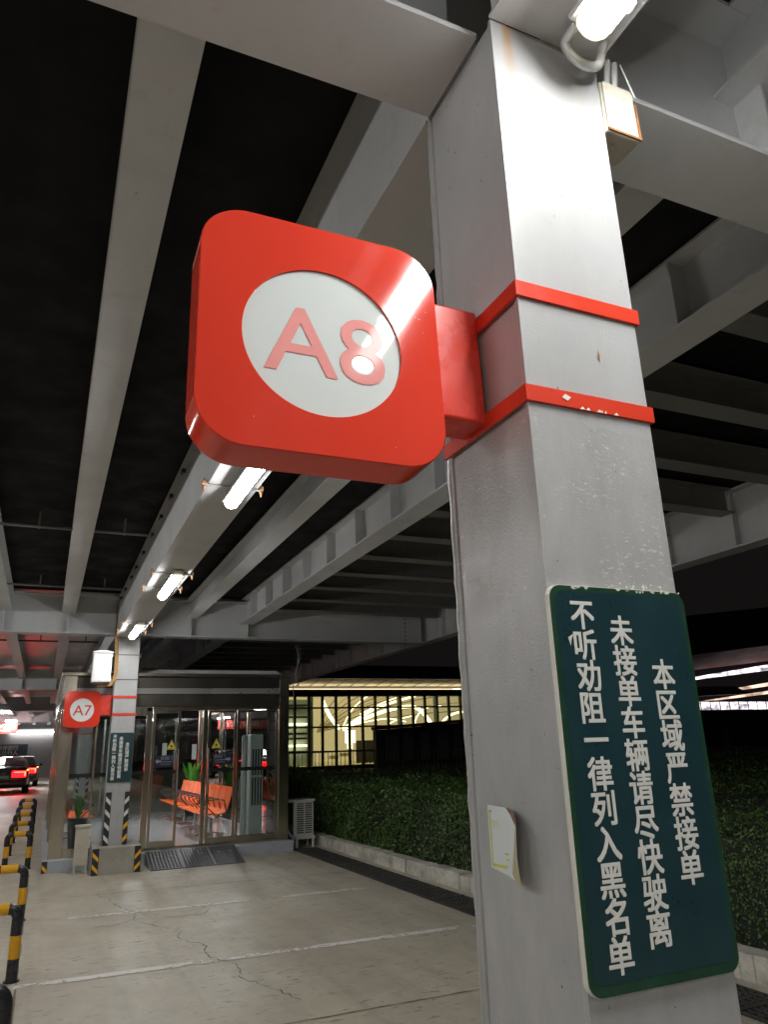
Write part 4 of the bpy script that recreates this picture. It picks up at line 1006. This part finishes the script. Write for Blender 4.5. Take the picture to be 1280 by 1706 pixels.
def bez(pts, n=26):
    out = []; k = len(pts) - 1; c = [Vector(p) for p in pts]; c = [c[0]] + c + [c[-1]]
    for i in range(k):
        p0, p1, p2, p3 = c[i:i + 4]
        for j in range(max(3, n // k)):
            u = j / max(3, n // k); out.append(.5 * ((2 * p1) + (p2 - p0) * u + (2 * p0 - 5 * p1 + 4 * p2 - p3) * u * u + (3 * p1 - p0 - 3 * p2 + p3) * u ** 3))
    return out + [c[-2]]
for yy, r, pts in ((66, .17, [(24.59, 3.34), (25.68, 3.87), (27.55, 4.55), (29.78, 5.14), (31.73, 5.35), (32.7, 5.0), (33.45, 4.25), (34.07, 3.38)]),
                   (68, .10, [(25.47, 3.56), (27.12, 4.49), (29.06, 5.38), (31.39, 6.06), (34.12, 6.64), (38.38, 7.18)]), (65, .16, [(22.24, 5.85), (22.81, 4.67), (23.39, 3.87), (23.85, 3.38)]),
                   (67, .06, [(32.45, 3.39), (32.76, 4.3), (33.4, 4.99), (34.29, 5.33), (35.6, 5.44)]), (66.5, .05, [(24.65, 3.45), (26.91, 3.96), (29.43, 4.25), (31.34, 3.94)]), (64, .05, [(27.88, 3.37), (29.13, 4.0), (31.04, 4.41)]),
                   (66, .10, [(34.96, 3.71), (36.02, 4.44), (37.43, 4.77), (39, 4.5), (40.2, 3.6)]), (70, .05, [(26.11, 3.73), (26.97, 5.16), (28.3, 6.32), (29.98, 7.09)]), (71, .05, [(28.34, 4.9), (31.75, 6.31), (35.3, 7.1), (38.21, 7.36)])):
    m = MB(); m.tube(bez([(a, yy, b) for a, b in pts]), r, 6); m.build('light_strip', 'warmstrip', t)
for k in range(11):
    ex, ez = (27.5 + k * 1.6, 7.3) if k < 8 else (41, 7.0 - (k - 8) * .9)
    m = MB(); m.tube(bez([(24.4, 73, 3.3), (24.4 + (ex - 24.4) * .35, 73, 3.3 + (ez - 3.3) * .52), (24.4 + (ex - 24.4) * .7, 73, 3.3 + (ez - 3.3) * .85), (ex, 73, ez)]), .05, 5); m.build('ceiling_rib', 'cream' if k % 2 else 'tan_rib', t)
m = MB(); m.box(24.5, 25.4, FY + 5, FY + 5.3, 2.1, 3.2); m.box(24.7, 25.1, FY + 5, FY + 5.3, 1.6, 2.1); m.build('chandelier', 'warmstrip', t)
for z in (1.9, 2.5, 2.9, 3.7, 4.3, 5.3):
    m = MB(); m.box(16.0, 20.1, FY + 3.0, FY + 3.4, z, z + .16); m.build('louvre', 'warmstrip' if z in (1.9, 3.7) else 'fin', t)
m = MB(); m.box(16.0, 20.3, FY + 3.6, FY + 3.7, .3, 5.9); m.build('inner_screen', 'acg', t)
m = MB(); m.box(20.3, 21.6, FY + 6, FY + 6.2, .3, 3.4); m.box(25.9, 28.5, FY + 6, FY + 6.2, .3, 2.3); m.build('inner_screen', 'fin', t)
for x in (19.8, 28.2, 31.9, 36.5):
    m = MB(); m.tube([(x, FY + 1.2, .3), (x, FY + 1.2, 6.0)], .22, 14); m.build('hall_column', 'acg', t)
for (x, wd, z) in ((16.3, 1.6, 1.9), (16.5, 1.3, 2.5), (16.4, 1.8, 3.7), (24.0, .9, 1.2), (23.0, .7, 1.0)):
    m = MB(); m.box(x, x + wd, FY + 5, FY + 5.6, z - .25, z + .05); m.build('counter', 'cream', t)
# dark low block in front of the hall
t = thing('dark_block', (30, 45, 0), 'low dark building with upright wall panels in front of the lit hall', 'building')
m = MB(); m.add([(18.9, 45, 0), (40, 45, 0), (40, 45, 3.95), (18.9, 45, 2.72), (18.9, 45.5, 0), (40, 45.5, 0), (40, 45.5, 3.95), (18.9, 45.5, 2.72)], [(0, 1, 2, 3), (7, 6, 5, 4), (3, 2, 6, 7), (0, 3, 7, 4), (1, 5, 6, 2)]); m.build('wall', 'dpanel', t)
m = MB(); m.add([(18.8, 44.9, 2.72), (40, 44.9, 3.95), (40, 44.9, 4.15), (18.8, 44.9, 2.92), (18.8, 45.5, 2.72), (40, 45.5, 3.95), (40, 45.5, 4.15), (18.8, 45.6, 2.92)], [(0, 1, 2, 3), (7, 6, 5, 4), (3, 2, 6, 7), (0, 3, 7, 4), (1, 5, 6, 2), (0, 4, 5, 1)]); m.build('parapet', 'dred', t)
for i, x in enumerate(np.arange(19.6, 39, 1.25)): m = MB(); m.box(x, x + (.7 if i % 3 else .9), 44.93, 44.99, .8, 2.4 + (x - 19) * .058); m.build('wall_panel', 'fence' if i != 5 else 'wallg', t)
# raised roadway with lit canopy at the right
t = thing('lit_walkway', (64, 55, 0), 'raised walkway under a brown lit canopy at the right edge', 'building')
WY = 55
m = MB(); m.add([(50, WY, 7.2), (84, WY, 10.6), (84, WY - 6, 12.3), (50, WY - 6, 8.4)], [(0, 1, 2, 3)]); m.build('canopy_soffit', 'brown', t)
m = MB(); m.add([(50, WY - 6.2, 8.45), (84, WY - 6.2, 12.35), (84, WY - 6.2, 16), (50, WY - 6.2, 12)], [(0, 1, 2, 3)]); m.build('canopy_fascia', 'dpanel', t)
def lstrip(za, zb, h, mt, y=WY + .2, x0=52, x1=84):
    m = MB(); m.add([(x0, y, za), (x1, y, zb), (x1, y, zb + h * 1.9), (x0, y, za + h * .4)], [(0, 1, 2, 3)]); m.build('light_strip', mt, t)
lstrip(6.85, 9.6, .55, 'coolstrip', x0=56); lstrip(5.55, 8.0, .35, 'peach', WY + 2, 60); lstrip(5.0, 6.9, .3, 'peach', WY + 3, 61)
m = MB(); m.box(60.0, 84, WY + 3.5, WY + 3.6, 4.3, 5.1); m.build('lit_backdrop', 'coolstrip', t)
m = MB(); m.prism([(52, 5.3), (66, 5.75), (64, 6.5), (52, 6.4)], WY + .5, WY + 1.5, 'y'); m.build('overhang', 'fin', t)
m = MB(); m.box(50, 84, WY - .4, WY + 4, 2.9, 4.05); m.build('deck', 'dpanel', t)
m = MB(); m.box(50, 84, WY - .5, WY - .42, 2.75, 2.95); m.build('deck_edge', 'dred', t)
m = MB()
for x in np.arange(58, 84, 1.3): m.box(x, x + .06, WY - .3, WY - .24, 4.05, 4.95)
m.box(52, 84, WY - .3, WY - .24, 4.95, 5.01); m.build('railing', 'fin', t)
m = MB(); m.box(50, 84, WY + .2, WY + .4, -.02, 2.9); m.build('under_wall', 'dpanel', t)
for x in (55, 60.5, 67, 73): m = MB(); m.box(x, x + .7, WY - .2, WY + .19, -.02, 2.88); m.build('pier', 'fence', t)

for o in S.objects:
    if '_o' in o.keys(): del o['_o']
